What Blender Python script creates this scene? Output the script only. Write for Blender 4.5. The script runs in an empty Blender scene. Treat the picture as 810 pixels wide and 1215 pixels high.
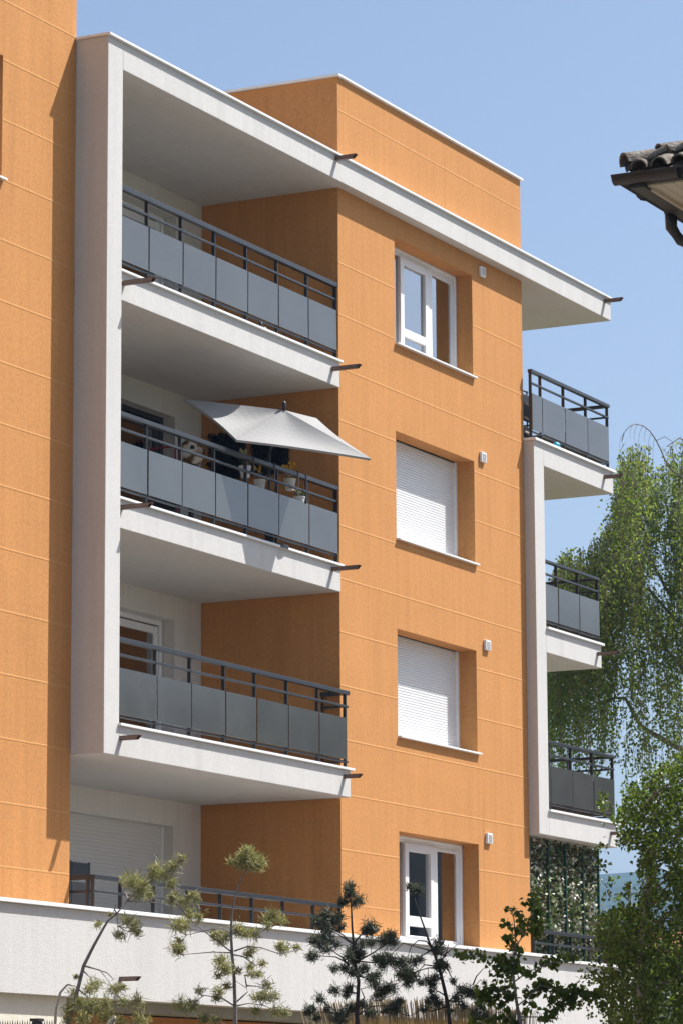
import bpy, math, random
from mathutils import Vector, Matrix, noise as mnoise
R_ = random.Random(7)
rad = math.radians
S = bpy.context.scene
COL = S.collection

# ------------------------------------------------------------------ camera
FPX = 4194.94                                   # focal length in pixels of the 810x1215 photograph
CAM = Vector((-41.0184, -20.9100, -1.5437))
YAW, PIT, ROL = 1.099981, 0.174496, -0.0049905
FW = Vector((math.sin(YAW)*math.cos(PIT), math.cos(YAW)*math.cos(PIT), math.sin(PIT)))
_r = Vector((math.cos(YAW), -math.sin(YAW), 0)); _u = _r.cross(FW)
RT = _r*math.cos(ROL) + _u*math.sin(ROL)
UP = -_r*math.sin(ROL) + _u*math.cos(ROL)
cd = bpy.data.cameras.new('camera'); cam = bpy.data.objects.new('camera', cd); COL.objects.link(cam)
cd.sensor_fit = 'VERTICAL'; cd.sensor_height = 36.0; cd.lens = FPX/1215*36.0
cd.clip_start = 0.5; cd.clip_end = 9000
M = Matrix(((RT.x, UP.x, -FW.x, CAM.x), (RT.y, UP.y, -FW.y, CAM.y), (RT.z, UP.z, -FW.z, CAM.z), (0, 0, 0, 1)))
cam.matrix_world = M
S.camera = cam

def at(px, py, d):
    """the place in the world seen at that spot of the photograph, d metres ahead"""
    return CAM + d*(FW + RT*((px-405)/FPX) - UP*((py-607.5)/FPX))

# ------------------------------------------------------------------ light
SUN = Vector((1.15, -1.0, 2.25)).normalized()
elev = math.asin(SUN.z); azim = math.atan2(SUN.x, SUN.y)
W = bpy.data.worlds.new('World'); S.world = W; W.use_nodes = True
nt = W.node_tree; nt.nodes.clear()
sky = nt.nodes.new('ShaderNodeTexSky'); sky.sky_type = 'NISHITA'; sky.sun_disc = False
sky.sun_elevation = elev; sky.sun_rotation = azim
sky.altitude = 300; sky.air_density = 1.0; sky.dust_density = 3.0; sky.ozone_density = 1.0
bg = nt.nodes.new('ShaderNodeBackground'); bg.inputs['Strength'].default_value = 0.087
wo = nt.nodes.new('ShaderNodeOutputWorld')
nt.links.new(sky.outputs[0], bg.inputs[0]); nt.links.new(bg.outputs[0], wo.inputs[0])
sd = bpy.data.lights.new('sun', 'SUN'); sd.energy = 5.0; sd.angle = rad(0.55); sd.color = (1.0, 0.975, 0.94)
sun = bpy.data.objects.new('sun', sd); COL.objects.link(sun)
sun.rotation_euler = SUN.to_track_quat('Z', 'Y').to_euler(); sun.location = (20, -30, 40)
S.view_settings.view_transform = 'Standard'; S.view_settings.look = 'None'
S.view_settings.exposure = 0.80; S.view_settings.gamma = 1.0
S.view_settings.use_curve_mapping = False
try:
    S.cycles.use_denoising = True; S.cycles.max_bounces = 8; S.cycles.diffuse_bounces = 5
    S.cycles.transparent_max_bounces = 12; S.cycles.caustics_reflective = False; S.cycles.caustics_refractive = False
except Exception: pass

# ------------------------------------------------------------------ materials
def mat(name):
    m = bpy.data.materials.new(name); m.use_nodes = True
    n = m.node_tree; n.nodes.clear()
    out = n.nodes.new('ShaderNodeOutputMaterial'); p = n.nodes.new('ShaderNodeBsdfPrincipled')
    n.links.new(p.outputs[0], out.inputs[0])
    return m, n, p, out
def noise(n, scale, detail=4, rough=.55, stretch=None):
    tc = n.nodes.new('ShaderNodeTexCoord'); t = n.nodes.new('ShaderNodeTexNoise')
    t.inputs['Scale'].default_value = scale; t.inputs['Detail'].default_value = detail; t.inputs['Roughness'].default_value = rough
    if stretch:
        mp = n.nodes.new('ShaderNodeMapping'); mp.inputs['Scale'].default_value = stretch
        n.links.new(tc.outputs['Object'], mp.inputs[0]); n.links.new(mp.outputs[0], t.inputs['Vector'])
    else: n.links.new(tc.outputs['Object'], t.inputs['Vector'])
    return t.outputs['Fac']
def ramp(n, fac, stops):
    r = n.nodes.new('ShaderNodeValToRGB'); n.links.new(fac, r.inputs[0])
    e = r.color_ramp.elements
    while len(e) < len(stops): e.new(.5)
    for k, (p, c) in enumerate(stops): e[k].position = p; e[k].color = (*c, 1)
    return r.outputs[0]
def mix(n, a, b, fac=.5, mode='MULTIPLY'):
    x = n.nodes.new('ShaderNodeMix'); x.data_type = 'RGBA'; x.blend_type = mode
    x.inputs[0].default_value = fac
    n.links.new(a, x.inputs[6]); n.links.new(b, x.inputs[7])
    return x.outputs[2]
def bump(n, p, h, strength, dist):
    b = n.nodes.new('ShaderNodeBump'); b.inputs['Strength'].default_value = strength; b.inputs['Distance'].default_value = dist
    n.links.new(h, b.inputs['Height']); n.links.new(b.outputs[0], p.inputs['Normal'])
def sc(c, k): return tuple(min(1, x*k) for x in c)

def render_mat(name, c, grain=28, amp=.10, bs=.5, streak=.06):
    """rendered facade: coarse grain, soft clouding and faint vertical run marks"""
    m, n, p, _ = mat(name)
    g = ramp(n, noise(n, grain, 5, .7), [(.28, sc(c, 1-amp*1.5)), (.55, c), (.8, sc(c, 1+amp))])
    cl = ramp(n, noise(n, 1.1, 5, .6), [(.3, (1-streak,)*3), (.7, (1, 1, 1))])
    st = ramp(n, noise(n, 1.0, 4, .6, (9, 9, .45)), [(.35, (1-streak,)*3), (.62, (1, 1, 1))])
    sp = ramp(n, noise(n, 1.0, 5, .65, (4.2, 4.2, .16)), [(.56, (1, 1, 1)), (.74, (1-streak*1.6, 1-streak*1.7, 1-streak*1.8))])
    n.links.new(mix(n, mix(n, mix(n, g, cl, 1), st, 1), sp, 1), p.inputs['Base Color'])
    p.inputs['Roughness'].default_value = .92; p.inputs['Specular IOR Level'].default_value = .2
    bump(n, p, noise(n, grain*2.6, 3, .6), bs, .006)
    return m
def plain(name, c, rough=.5, metal=0., var=.1, scale=6., spec=.5, bs=0.):
    m, n, p, _ = mat(name)
    n.links.new(ramp(n, noise(n, scale, 4, .6), [(.3, sc(c, 1-var)), (.7, sc(c, 1+var))]), p.inputs['Base Color'])
    p.inputs['Roughness'].default_value = rough; p.inputs['Metallic'].default_value = metal
    p.inputs['Specular IOR Level'].default_value = spec
    if bs: bump(n, p, noise(n, scale*3, 3), bs, .01)
    return m
def leaf_mat(name, c1, c2, trans=.35, rough=.55, spec=.2):
    m, n, p, out = mat(name)
    g = n.nodes.new('ShaderNodeNewGeometry')
    col = ramp(n, g.outputs['Random Per Island'], [(0, c1), (1, c2)])
    cl = ramp(n, noise(n, 1.6, 3), [(.3, (.8, .82, .8)), (.7, (1.1, 1.08, .95))])
    col = mix(n, col, cl, 1)
    n.links.new(col, p.inputs['Base Color']); p.inputs['Roughness'].default_value = rough; p.inputs['Specular IOR Level'].default_value = spec
    t = n.nodes.new('ShaderNodeBsdfTranslucent')
    tint = n.nodes.new('ShaderNodeMix'); tint.data_type = 'RGBA'; tint.blend_type = 'MULTIPLY'; tint.inputs[0].default_value = 1
    n.links.new(col, tint.inputs[6]); tint.inputs[7].default_value = (1.25, 1.32, .75, 1)
    n.links.new(tint.outputs[2], t.inputs['Color'])
    x = n.nodes.new('ShaderNodeMixShader'); x.inputs[0].default_value = trans
    n.links.new(p.outputs[0], x.inputs[1]); n.links.new(t.outputs[0], x.inputs[2]); n.links.new(x.outputs[0], out.inputs[0])
    return m
def glass_mat(name, ior=1.75, tint=(.75, .8, .8)):
    m, n, p, out = mat(name); n.nodes.remove(p)
    tr = n.nodes.new('ShaderNodeBsdfTransparent'); tr.inputs[0].default_value = (*tint, 1)
    gl = n.nodes.new('ShaderNodeBsdfGlossy'); gl.inputs['Roughness'].default_value = .015
    gl.inputs['Color'].default_value = (.95, .97, 1, 1)
    f = n.nodes.new('ShaderNodeFresnel'); f.inputs['IOR'].default_value = ior
    x = n.nodes.new('ShaderNodeMixShader')
    k = n.nodes.new('ShaderNodeMath'); k.operation = 'MULTIPLY'; k.use_clamp = True; k.inputs[1].default_value = 3.3; n.links.new(f.outputs[0], k.inputs[0])
    n.links.new(k.outputs[0], x.inputs[0]); n.links.new(tr.outputs[0], x.inputs[1]); n.links.new(gl.outputs[0], x.inputs[2])
    n.links.new(x.outputs[0], out.inputs[0])
    return m

MT = {}
ORANGE = (.565, .262, .090)
MT['orange'] = render_mat('orange_render', ORANGE, 21, .11, .6, .08)
MT['joint'] = render_mat('joint_render', (.575, .285, .105), 26, .06, .3, .05)
MT['white'] = render_mat('white_render', (.585, .572, .548), 26, .05, .7, .05)
MT['cream'] = render_mat('cream_render', (.70, .66, .55), 24, .05, .6, .04)
MT['inner'] = render_mat('white_loggia_render', (.66, .63, .585), 24, .05, .5, .05)
MT['soffit'] = render_mat('soffit_paint', (.62, .61, .59), 14, .03, .2, .07)
MT['coping'] = plain('white_coping', (.74, .74, .73), .45, 0, .04, 3)
MT['metal'] = plain('grey_blue_paint', (.024, .027, .030), .38, 0, .12, 5, .6)
MT['brown'] = plain('brown_metal', (.17, .105, .08), .5, .2, .2, 20)
MT['pvc'] = plain('white_pvc', (.74, .74, .74), .35, 0, .02, 3)
MT['tiles'] = None
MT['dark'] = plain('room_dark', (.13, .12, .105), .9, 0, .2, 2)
MT['curtain'] = plain('curtain', (.42, .40, .37), .9, 0, .1, 4)
MT['glass'] = glass_mat('window_glass')
MT['black'] = plain('black_matt', (.018, .018, .02), .5, 0, .2, 8)
MT['greenpost'] = plain('green_post', (.008, .045, .03), .45, 0, .1, 8)
MT['canopy'] = plain('canopy_cloth', (.30, .295, .288), .85, 0, .03, 30, .2)
MT['bark'] = plain('bark', (.23, .20, .185), .9, 0, .35, 18, .2, .6)
MT['darkbark'] = plain('dark_bark', (.06, .052, .05), .9, 0, .35, 18, .2, .6)
MT['palebark'] = plain('birch_bark', (.36, .33, .29), .85, 0, .4, 9, .2, .4)
MT['twig'] = plain('twig', (.20, .16, .12), .9, 0, .3, 8, .2)
MT['needle'] = leaf_mat('pine_needle', (.11, .135, .055), (.52, .47, .27), .25, .5)
MT['darkneedle'] = leaf_mat('dusky_pine_needle', (.034, .052, .040), (.15, .165, .13), .1, .5)
MT['birch'] = leaf_mat('birch_leaf', (.10, .155, .045), (.27, .315, .12), .5, .6, .2)
MT['sapling'] = leaf_mat('sapling_leaf', (.055, .095, .02), (.15, .20, .045), .55, .5, .25)
MT['midleaf'] = leaf_mat('young_tree_leaf', (.036, .070, .012), (.15, .205, .042), .45, .4, .4)
MT['shrub'] = leaf_mat('shrub_leaf', (.075, .12, .02), (.20, .25, .05), .45, .5, .3)
MT['ivy'] = leaf_mat('ivy_leaf', (.02, .05, .018), (.15, .20, .08), .25, .4, .5)
MT['ivypale'] = leaf_mat('ivy_pale_leaf', (.46, .48, .40), (.74, .73, .66), .08, .5, .4)
MT['ivybrown'] = leaf_mat('ivy_dry_leaf', (.11, .075, .045), (.22, .15, .09), .1, .7, .2)
MT['blackleaf'] = leaf_mat('dark_hedge_leaf', (.006, .008, .006), (.016, .02, .014), .05, .6, .3)
MT['straw'] = leaf_mat('straw', (.24, .18, .10), (.66, .57, .42), .1, .8, .2)
MT['drygrass'] = leaf_mat('dry_grass', (.30, .18, .05), (.50, .34, .12), .3, .8, .2)
MT['yellow'] = leaf_mat('yellow_petal', (.80, .42, .02), (.85, .60, .05), .3, .6, .2)
MT['paleflower'] = leaf_mat('pale_petal', (.62, .60, .30), (.72, .70, .50), .3, .6, .2)
MT['whiteflower'] = leaf_mat('white_petal', (.75, .75, .72), (.8, .8, .78), .3, .6, .2)
MT['red'] = plain('red_lacquer', (.30, .015, .03), .4)
MT['cyan'] = plain('cyan_plastic', (.03, .34, .48), .4)
MT['stake'] = plain('pale_wood', (.50, .44, .36), .85, 0, .2, 14)
MT['grass'] = plain('lawn_grass', (.075, .105, .03), .95, 0, .35, 1.5, .2)
MT['hill'] = plain('far_forest', (.035, .06, .03), .95, 0, .35, .02, .1)
MT['redtile'] = plain('red_tile', (.28, .07, .045), .8, 0, .25, 2)
MT['oldtile'] = None

def oldtile():
    m, n, p, _ = mat('weathered_roof_tile')
    a = ramp(n, noise(n, 14, 6, .7), [(.25, (.07, .055, .045)), (.5, (.20, .165, .135)), (.72, (.34, .31, .26))])
    b = ramp(n, noise(n, 3.5, 4, .6), [(.35, (.55, .52, .5)), (.65, (1, 1, 1))])
    n.links.new(mix(n, a, b, 1), p.inputs['Base Color']); p.inputs['Roughness'].default_value = .95
    bump(n, p, noise(n, 45, 4), .8, .02); return m
MT['oldtile'] = oldtile()
def frosted():
    m, n, p, _ = mat('frosted_glass')
    c = ramp(n, noise(n, 1.3, 3, .5), [(.3, (.050, .052, .047)), (.7, (.070, .071, .064))])
    n.links.new(c, p.inputs['Base Color']); p.inputs['IOR'].default_value = 2.0
    r = n.nodes.new('ShaderNodeMapRange'); n.links.new(noise(n, 5, 4), r.inputs[0])
    r.inputs[3].default_value = .14; r.inputs[4].default_value = .24
    n.links.new(r.outputs[0], p.inputs['Roughness']); return m
MT['frost'] = frosted()
def ornament_mat():
    m, n, p, _ = mat('glazed_ornament')
    n.links.new(ramp(n, noise(n, 5.5, 2, .4), [(.44, (.13, .075, .03)), (.52, (.62, .52, .36)), (.6, (.75, .73, .68))]), p.inputs['Base Color'])
    p.inputs['Roughness'].default_value = .12; return m
MT['ornament'] = ornament_mat()
def wood_soffit():
    m, n, p, _ = mat('painted_eave_boards')
    tc = n.nodes.new('ShaderNodeTexCoord'); w = n.nodes.new('ShaderNodeTexWave')
    w.wave_type = 'BANDS'; w.bands_direction = 'Y'; w.inputs['Scale'].default_value = 3.2; w.inputs['Distortion'].default_value = .3
    n.links.new(tc.outputs['Object'], w.inputs['Vector'])
    n.links.new(ramp(n, w.outputs['Fac'], [(.05, (.50, .45, .36)), (.2, (.60, .54, .44))]), p.inputs['Base Color'])
    p.inputs['Roughness'].default_value = .7; return m
MT['eave'] = wood_soffit()
MT['gutter'] = plain('old_gutter', (.036, .034, .034), .5, .2, .35, 6)

# ------------------------------------------------------------------ mesh helpers
class MB:
    def __init__(s): s.v = []; s.f = []; s.m = []; s.cur = 0
    def mi(s, k): s.cur = k; return s
    def face(s, *pts):
        i = len(s.v); s.v += [tuple(p) for p in pts]; s.f.append(tuple(range(i, i+len(pts)))); s.m.append(s.cur)
    def idx(s, vs, fs):
        i = len(s.v); s.v += [tuple(p) for p in vs]; s.f += [tuple(a+i for a in f) for f in fs]; s.m += [s.cur]*len(fs)
    def box(s, x0, x1, y0, y1, z0, z1):
        vs = [(x, y, z) for z in (z0, z1) for y in (y0, y1) for x in (x0, x1)]
        s.idx(vs, [(0, 2, 3, 1), (4, 5, 7, 6), (0, 1, 5, 4), (2, 6, 7, 3), (0, 4, 6, 2), (1, 3, 7, 5)])
        return s
    def prism(s, poly, axis, a, b):
        """poly: 2D outline in the two other axes, drawn from a to b along axis"""
        def P(u, v, t): return (t, u, v) if axis == 'x' else ((u, t, v) if axis == 'y' else (u, v, t))
        n = len(poly); vs = [P(u, v, a) for u, v in poly] + [P(u, v, b) for u, v in poly]
        s.idx(vs, [tuple(range(n))[::-1], tuple(range(n, 2*n))] + [(i, (i+1) % n, n+(i+1) % n, n+i) for i in range(n)])
        return s
    def tube(s, pts, rads, n=6, cap=True):
        pts = [Vector(p) for p in pts]
        if not hasattr(rads, '__len__'): rads = [rads]*len(pts)
        vs = []; fs = []; ref = Vector((.31, .77, .55))
        for i, p in enumerate(pts):
            d = (pts[min(i+1, len(pts)-1)] - pts[max(i-1, 0)])
            d = d.normalized() if d.length > 1e-9 else Vector((0, 0, 1))
            a = d.cross(ref); a = a.normalized() if a.length > 1e-4 else Vector((1, 0, 0)); b = d.cross(a)
            for k in range(n):
                t = 2*math.pi*k/n; vs.append(p + (a*math.cos(t) + b*math.sin(t))*rads[i])
        for i in range(len(pts)-1):
            for k in range(n): fs.append((i*n+k, i*n+(k+1) % n, (i+1)*n+(k+1) % n, (i+1)*n+k))
        if cap: fs += [tuple(range(n))[::-1], tuple(range((len(pts)-1)*n, len(pts)*n))]
        s.idx(vs, fs); return s
    def lathe(s, c, prof, n=20):
        vs = []; fs = []
        for r, z in prof:
            for k in range(n): t = 2*math.pi*k/n; vs.append((c[0]+r*math.cos(t), c[1]+r*math.sin(t), c[2]+z))
        for i in range(len(prof)-1):
            for k in range(n): fs.append((i*n+k, i*n+(k+1) % n, (i+1)*n+(k+1) % n, (i+1)*n+k))
        fs += [tuple(range(n))[::-1], tuple(range((len(prof)-1)*n, len(prof)*n))]
        s.idx(vs, fs); return s
    def leaf(s, c, size, rnd, droop=0., asp=.75):
        d = Vector((rnd.gauss(0, 1), rnd.gauss(0, 1), rnd.gauss(0, 1)-droop)); d.normalize()
        q = Vector((rnd.gauss(0, 1), rnd.gauss(0, 1), rnd.gauss(0, 1))); e = d.cross(q)
        if e.length < 1e-3: return
        e.normalize(); n_ = d.cross(e); c = Vector(c); L = size; w = size*asp*.5
        b = c - d*L*.45; t = c + d*L*.55; m = c - d*L*.12
        s.idx([b, m+e*w+n_*L*.09, t, m-e*w+n_*L*.09], [(0, 1, 2), (0, 2, 3)])
    def build(s, name, mats, parent=None, smooth=False, bevel=0, origin=None):
        o0 = Vector(parent.get('_w', (0, 0, 0))) if parent else (Vector(origin) if origin else Vector((0, 0, 0)))
        me = bpy.data.meshes.new(name)
        me.from_pydata([tuple(Vector(p)-o0) for p in s.v], [], s.f)
        ms = mats if isinstance(mats, (list, tuple)) else [mats]
        for m in ms: me.materials.append(MT[m] if isinstance(m, str) else m)
        if len(ms) > 1: me.polygons.foreach_set('material_index', s.m)
        if smooth: me.polygons.foreach_set('use_smooth', [True]*len(me.polygons))
        me.update()
        o = bpy.data.objects.new(name, me); COL.objects.link(o)
        if parent: o.parent = parent
        elif origin: o.location = origin
        if parent and '_w' in parent.keys(): o['_w'] = parent['_w']
        elif origin: o['_w'] = tuple(origin)
        if bevel:
            b = o.modifiers.new('bevel', 'BEVEL'); b.width = bevel; b.segments = 2; b.limit_method = 'ANGLE'; b.angle_limit = rad(40)
        return o
def tag(o, label=None, cat=None, group=None, kind=None):
    for k, v in (('label', label), ('category', cat), ('group', group), ('kind', kind)):
        if v: o[k] = v
    return o
def thing(name, loc, label, cat, group=None):
    o = bpy.data.objects.new(name, None); COL.objects.link(o); o.location = loc; o['_w'] = tuple(loc)
    o.empty_display_size = .3
    return tag(o, label, cat, group)
def copy_tree(o, parent=None):
    c = o.copy(); COL.objects.link(c)
    if parent: c.parent = parent
    for ch in list(o.children): copy_tree(ch, c)
    return c

# ------------------------------------------------------------------ ground and hills
GZ = -3.1
g = MB(); g.face((-3000, -3000, GZ), (4000, -3000, GZ), (4000, 3000, GZ), (-3000, 3000, GZ))
tag(g.build('lawn', 'grass'), kind='structure')
pv = MB(); pv.face((-60, -60, GZ+.004), (60, -60, GZ+.004), (60, -16, GZ+.004), (-60, -16, GZ+.004))
cy = MB(); cy.face((-60, -15.9, GZ+.004), (60, -15.9, GZ+.004), (60, -.3, GZ+.004), (-60, -.3, GZ+.004))
MT['paving'] = plain('pale_paving', (.19, .16, .13), .9, 0, .12, 1.2, .2)
tag(cy.build('bounce_paving', 'paving'), kind='structure')  # unseen paving, added to bounce warm sunlight up onto the facade
MT['asphalt'] = plain('asphalt', (.16, .155, .15), .95, 0, .2, 2, .2)
tag(pv.build('road', 'asphalt'), kind='structure')

def hill():
    m = MB(); n = 90; rows = [(1500, 0), (1750, .45), (2000, .85), (2200, 1.0), (2500, .8)]
    vs = []
    for r, h in rows:
        for i in range(n+1):
            a = YAW - rad(38) + rad(70)*i/n
            px = 405 + FPX*math.tan(a-YAW)
            top = 2200*(.0735 + .006*mnoise.noise(Vector((i*.22, 1.3, 0))) + .0025*mnoise.noise(Vector((i*.9, 5, 0))) - .00003*max(0, px-760)*.0)
            hh = GZ + h*top + (8*mnoise.noise(Vector((i*.7, r*.01, 2))) if 0 < h < 1 else 0)
            vs.append((CAM.x+r*math.sin(a), CAM.y+r*math.cos(a), hh - (2 if h == 0 else 0)))
    fs = [(j*(n+1)+i, j*(n+1)+i+1, (j+1)*(n+1)+i+1, (j+1)*(n+1)+i) for j in range(len(rows)-1) for i in range(n)]
    m.idx(vs, fs); tag(m.build('hills', 'hill', smooth=True), kind='structure')
hill()

# ------------------------------------------------------------------ the air
def haze(density):
    m = MB(); m.box(-3050, 4050, -3050, 3050, GZ-3, 235)
    h = bpy.data.materials.new('haze'); h.use_nodes = True; n = h.node_tree; n.nodes.clear()
    o = n.nodes.new('ShaderNodeOutputMaterial'); v = n.nodes.new('ShaderNodeVolumePrincipled')
    v.inputs['Color'].default_value = (.33, .55, .95, 1); v.inputs['Density'].default_value = density; v.inputs['Anisotropy'].default_value = .2
    n.links.new(v.outputs[0], o.inputs['Volume']); MT['haze'] = h
    tag(m.build('haze', 'haze'), kind='stuff')
haze(.00019)

# ------------------------------------------------------------------ the apartment building
WX, XL, YL, YF, YR, DP = 6.01, -6.285, .281, -.164, -.162, 2.083
XC, XRC = -5.94, 6.37
B = thing('apartment_building', (0, 0, GZ), 'orange and white apartment block with stacked balconies and grey glass railings', 'building')
COURSE = [12.09, 9.97, 9.26, 8.53, 7.82, 7.11, 6.40, 5.69, 4.98, 4.27, 3.56, 2.84, 2.12, 1.41]
W1 = (1.71, 4.255, 9.21, 10.715); W2 = (1.71, 4.255, 6.48, 7.97); W3 = (1.71, 4.255, 3.77, 5.23); W4 = (1.72, 4.255, 1.03, 2.48)
REV = .27

def wall_front(m, x0, x1, z0, z1, y, holes, rev):
    xs = sorted({x0, x1, *[h[0] for h in holes], *[h[1] for h in holes]}); zs = sorted({z0, z1, *[h[2] for h in holes], *[h[3] for h in holes]})
    for i in range(len(xs)-1):
        for j in range(len(zs)-1):
            cx, cz = (xs[i]+xs[i+1])/2, (zs[j]+zs[j+1])/2
            if any(h[0] < cx < h[1] and h[2] < cz < h[3] for h in holes): continue
            m.face((xs[i], y, zs[j]), (xs[i+1], y, zs[j]), (xs[i+1], y, zs[j+1]), (xs[i], y, zs[j+1]))
    for a, b, c, d in holes:
        m.face((a, y, c), (a, y, d), (a, y+rev, d), (a, y+rev, c)); m.face((b, y, d), (b, y, c), (b, y+rev, c), (b, y+rev, d))
        m.face((a, y, d), (b, y, d), (b, y+rev, d), (a, y+rev, d)); m.face((b, y, c), (a, y, c), (a, y+rev, c), (b, y+rev, c))
def joints(m, x0, x1, y, zs, holes, rev=None):
    for z in zs:
        segs = [(x0, x1)]
        for h in holes:
            if h[2]-.02 < z < h[3]+.02:
                segs = [s for a, b in segs for s in ((a, min(b, h[0])), (max(a, h[1]), b)) if s[1]-s[0] > .02]
                if rev and h[2] < z < h[3]:      # the joint turns into the right-hand reveal
                    m.prism([(h[1], z-.009), (h[1]-.003, z-.007), (h[1]-.003, z+.006), (h[1], z+.009)], 'y', y+.002, y+rev)
        for a, b in segs:
            m.prism([(y, z-.014), (y-.002, z-.010), (y-.003, z+.004), (y, z+.013)], 'x', a, b)

# middle block
m = MB(); H = [W1, W2, W3, W4]
wall_front(m, 0, WX, 1.0, 12.545, 0, H, REV)
m.face((0, 0, 1.0), (0, 0, 12.545), (0, 8, 12.545), (0, 8, 1.0)); m.face((WX, 8, 1.0), (WX, 8, 12.545), (WX, 0, 12.545), (WX, 0, 1.0))
m.face((0, 8, 12.545), (0, 0, 12.545), (WX, 0, 12.545), (WX, 8, 12.545)); m.face((0, 8, 1.0), (0, 8, 12.545), (WX, 8, 12.545), (WX, 8, 1.0))
w = m.build('wall', 'orange', B); w['label'] = 'orange middle wall with four stacked windows'
jm = MB(); joints(jm, .002, WX-.002, 0, COURSE, H, REV); jm.build('wall_joint', 'joint', w)
m = MB(); m.box(-.045, WX+.03, -.045, 8.0, 12.55, 12.582); m.build('coping', 'coping', w, bevel=.004)

# left block
m = MB(); HL = [(-9.6, -7.895, 9.25, 10.705), (-9.6, -8.02, 6.5, 7.96), (-9.6, -8.02, 3.75, 5.21)]
wall_front(m, -22, XL, .98, 14.6, YL, HL, REV)
m.face((XL, 9, .98), (XL, 9, 14.6), (XL, YL, 14.6), (XL, YL, .98)); m.face((-22, YL, .98), (-22, YL, 14.6), (-22, 9, 14.6), (-22, 9, .98))
m.face((-22, 9, 14.6), (-22, YL, 14.6), (XL, YL, 14.6), (XL, 9, 14.6)); m.face((-22, 9, .98), (-22, 9, 14.6), (XL, 9, 14.6), (XL, 9, .98))
wl = m.build('wall', 'orange', B); wl['label'] = 'orange wall of the taller block at the left edge'
jm = MB(); joints(jm, -22, XL-.002, YL, [13.5, 12.79, 12.08, 11.37, 10.66, 9.95, 9.24, 8.53, 7.82, 7.11, 6.40, 5.69, 4.98, 4.27, 3.56, 2.84, 2.12, 1.41], HL, REV)
jm.build('wall_joint', 'joint', wl)
for a_, b_, c_, d_ in HL:
    m = MB(); m.box(a_, b_-.003, YL+REV-.02, YL+REV+.05, c_, d_); sh = m.build('shutter', 'pvc', wl)
    m = MB(); m.box(a_, b_+.035, YL-.06, YL+REV-.021, c_-.026, c_-.002); m.build('window_sill', 'coping', wl)

# loggia back wall
DO = [(-3.3, -.72, 8.62, 10.68), (-3.3, -.72, 5.86, 7.925), (-3.3, -.725, 3.12, 5.18), (-3.4, -.735, .97, 2.45)]
m = MB(); wall_front(m, XL+.002, -.002, .96, 11.003, DP, DO, .2)
wb = m.build('loggia_wall', 'inner', B); wb['label'] = 'white rear wall of the deep loggias'
# white frame: upright, roof slab, lowest loggia slab
m = MB(); m.box(XL, XC, YF, YL, 2.782, 11.335); m.build('frame_column', 'white', B, bevel=.006)['label'] = 'tall white frame upright at the left of the loggias'
m = MB()
m.prism([(YF, 11.004), (YF, 11.335), (2.4, 11.335), (2.4, 11.004)], 'x', XC+.001, 9.066)
m.box(XL+.002, XC-.001, YL+.002, 2.4, 11.004, 11.335)
rs = m.build('roof_slab', 'white', B, bevel=.006); rs['label'] = 'long white roof slab overhanging the facade'
m = MB(); m.box(XL-.03, 9.1, YF-.042, YF+.2, 11.337, 11.368); m.box(XL-.03, XL+.2, YF+.202, YL-.004, 11.337, 11.368); m.box(8.9, 9.1, YF+.202, 2.44, 11.337, 11.368)
m.build('coping', 'coping', rs, bevel=.004)

def slab(x0, x1, y0, y1, z0, z1, ct, cx0, cx1, label, side=None):
    m = MB(); m.box(x0, x1, y0, y1, z0, z1)
    s = m.build('balcony_slab', 'white', B, bevel=.005); s['label'] = label
    c = MB(); c.box(cx0, cx1, y0-.042, y0+.17, z1+.002, ct)
    if side: c.box(cx1-.17, cx1, y0+.172, side, z1+.002, ct)
    c.build('coping', 'coping', s, bevel=.004)
    return s
slab(-6.1, -.012, -.02, DP+.05, 8.25, 8.585, 8.618, -6.05, .022, 'white slab of the top loggia')
slab(-6.1, -.012, -.02, DP+.05, 5.50, 5.835, 5.868, -6.05, .022, 'white slab of the loggia with the parasol')
slab(XC+.001, -.037, YF, DP+.05, 2.782, 3.128, 3.162, XC-.025, .012, 'white slab at the foot of the frame')
MB().box(XL+.003, XC-.001, YL+.003, DP+.05, 2.782, 3.128).build('balcony_slab', 'white', B)

# right-hand frame and its balconies
m = MB(); m.box(WX+.001, XRC, YR, .02, 2.752, 8.572); m.build('frame_column', 'white', B, bevel=.005)['label'] = 'white frame upright at the right corner of the orange wall'
slab(XRC+.001, 9.042, YR, 2.1, 8.241, 8.572, 8.612, WX-.02, 9.085, 'top white balcony slab on the right corner', 2.1)
slab(XRC+.001, 8.448, YR, 2.1, 5.447, 5.790, 5.828, XRC+.001, 8.49, 'middle and shorter white balcony slab on the right corner', 2.1)
slab(XRC+.001, 8.976, YR, 2.1, 2.752, 3.095, 3.132, XRC-.02, 9.02, 'lowest white balcony slab on the right corner', 2.1)
for z0, z1 in ((8.241, 8.572), (5.447, 5.79), (2.752, 3.095)):
    m = MB(); m.box(WX+.002, XRC-.001, .022, 2.1, z0, z1); m.build('slab_infill', 'white', B)

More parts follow.
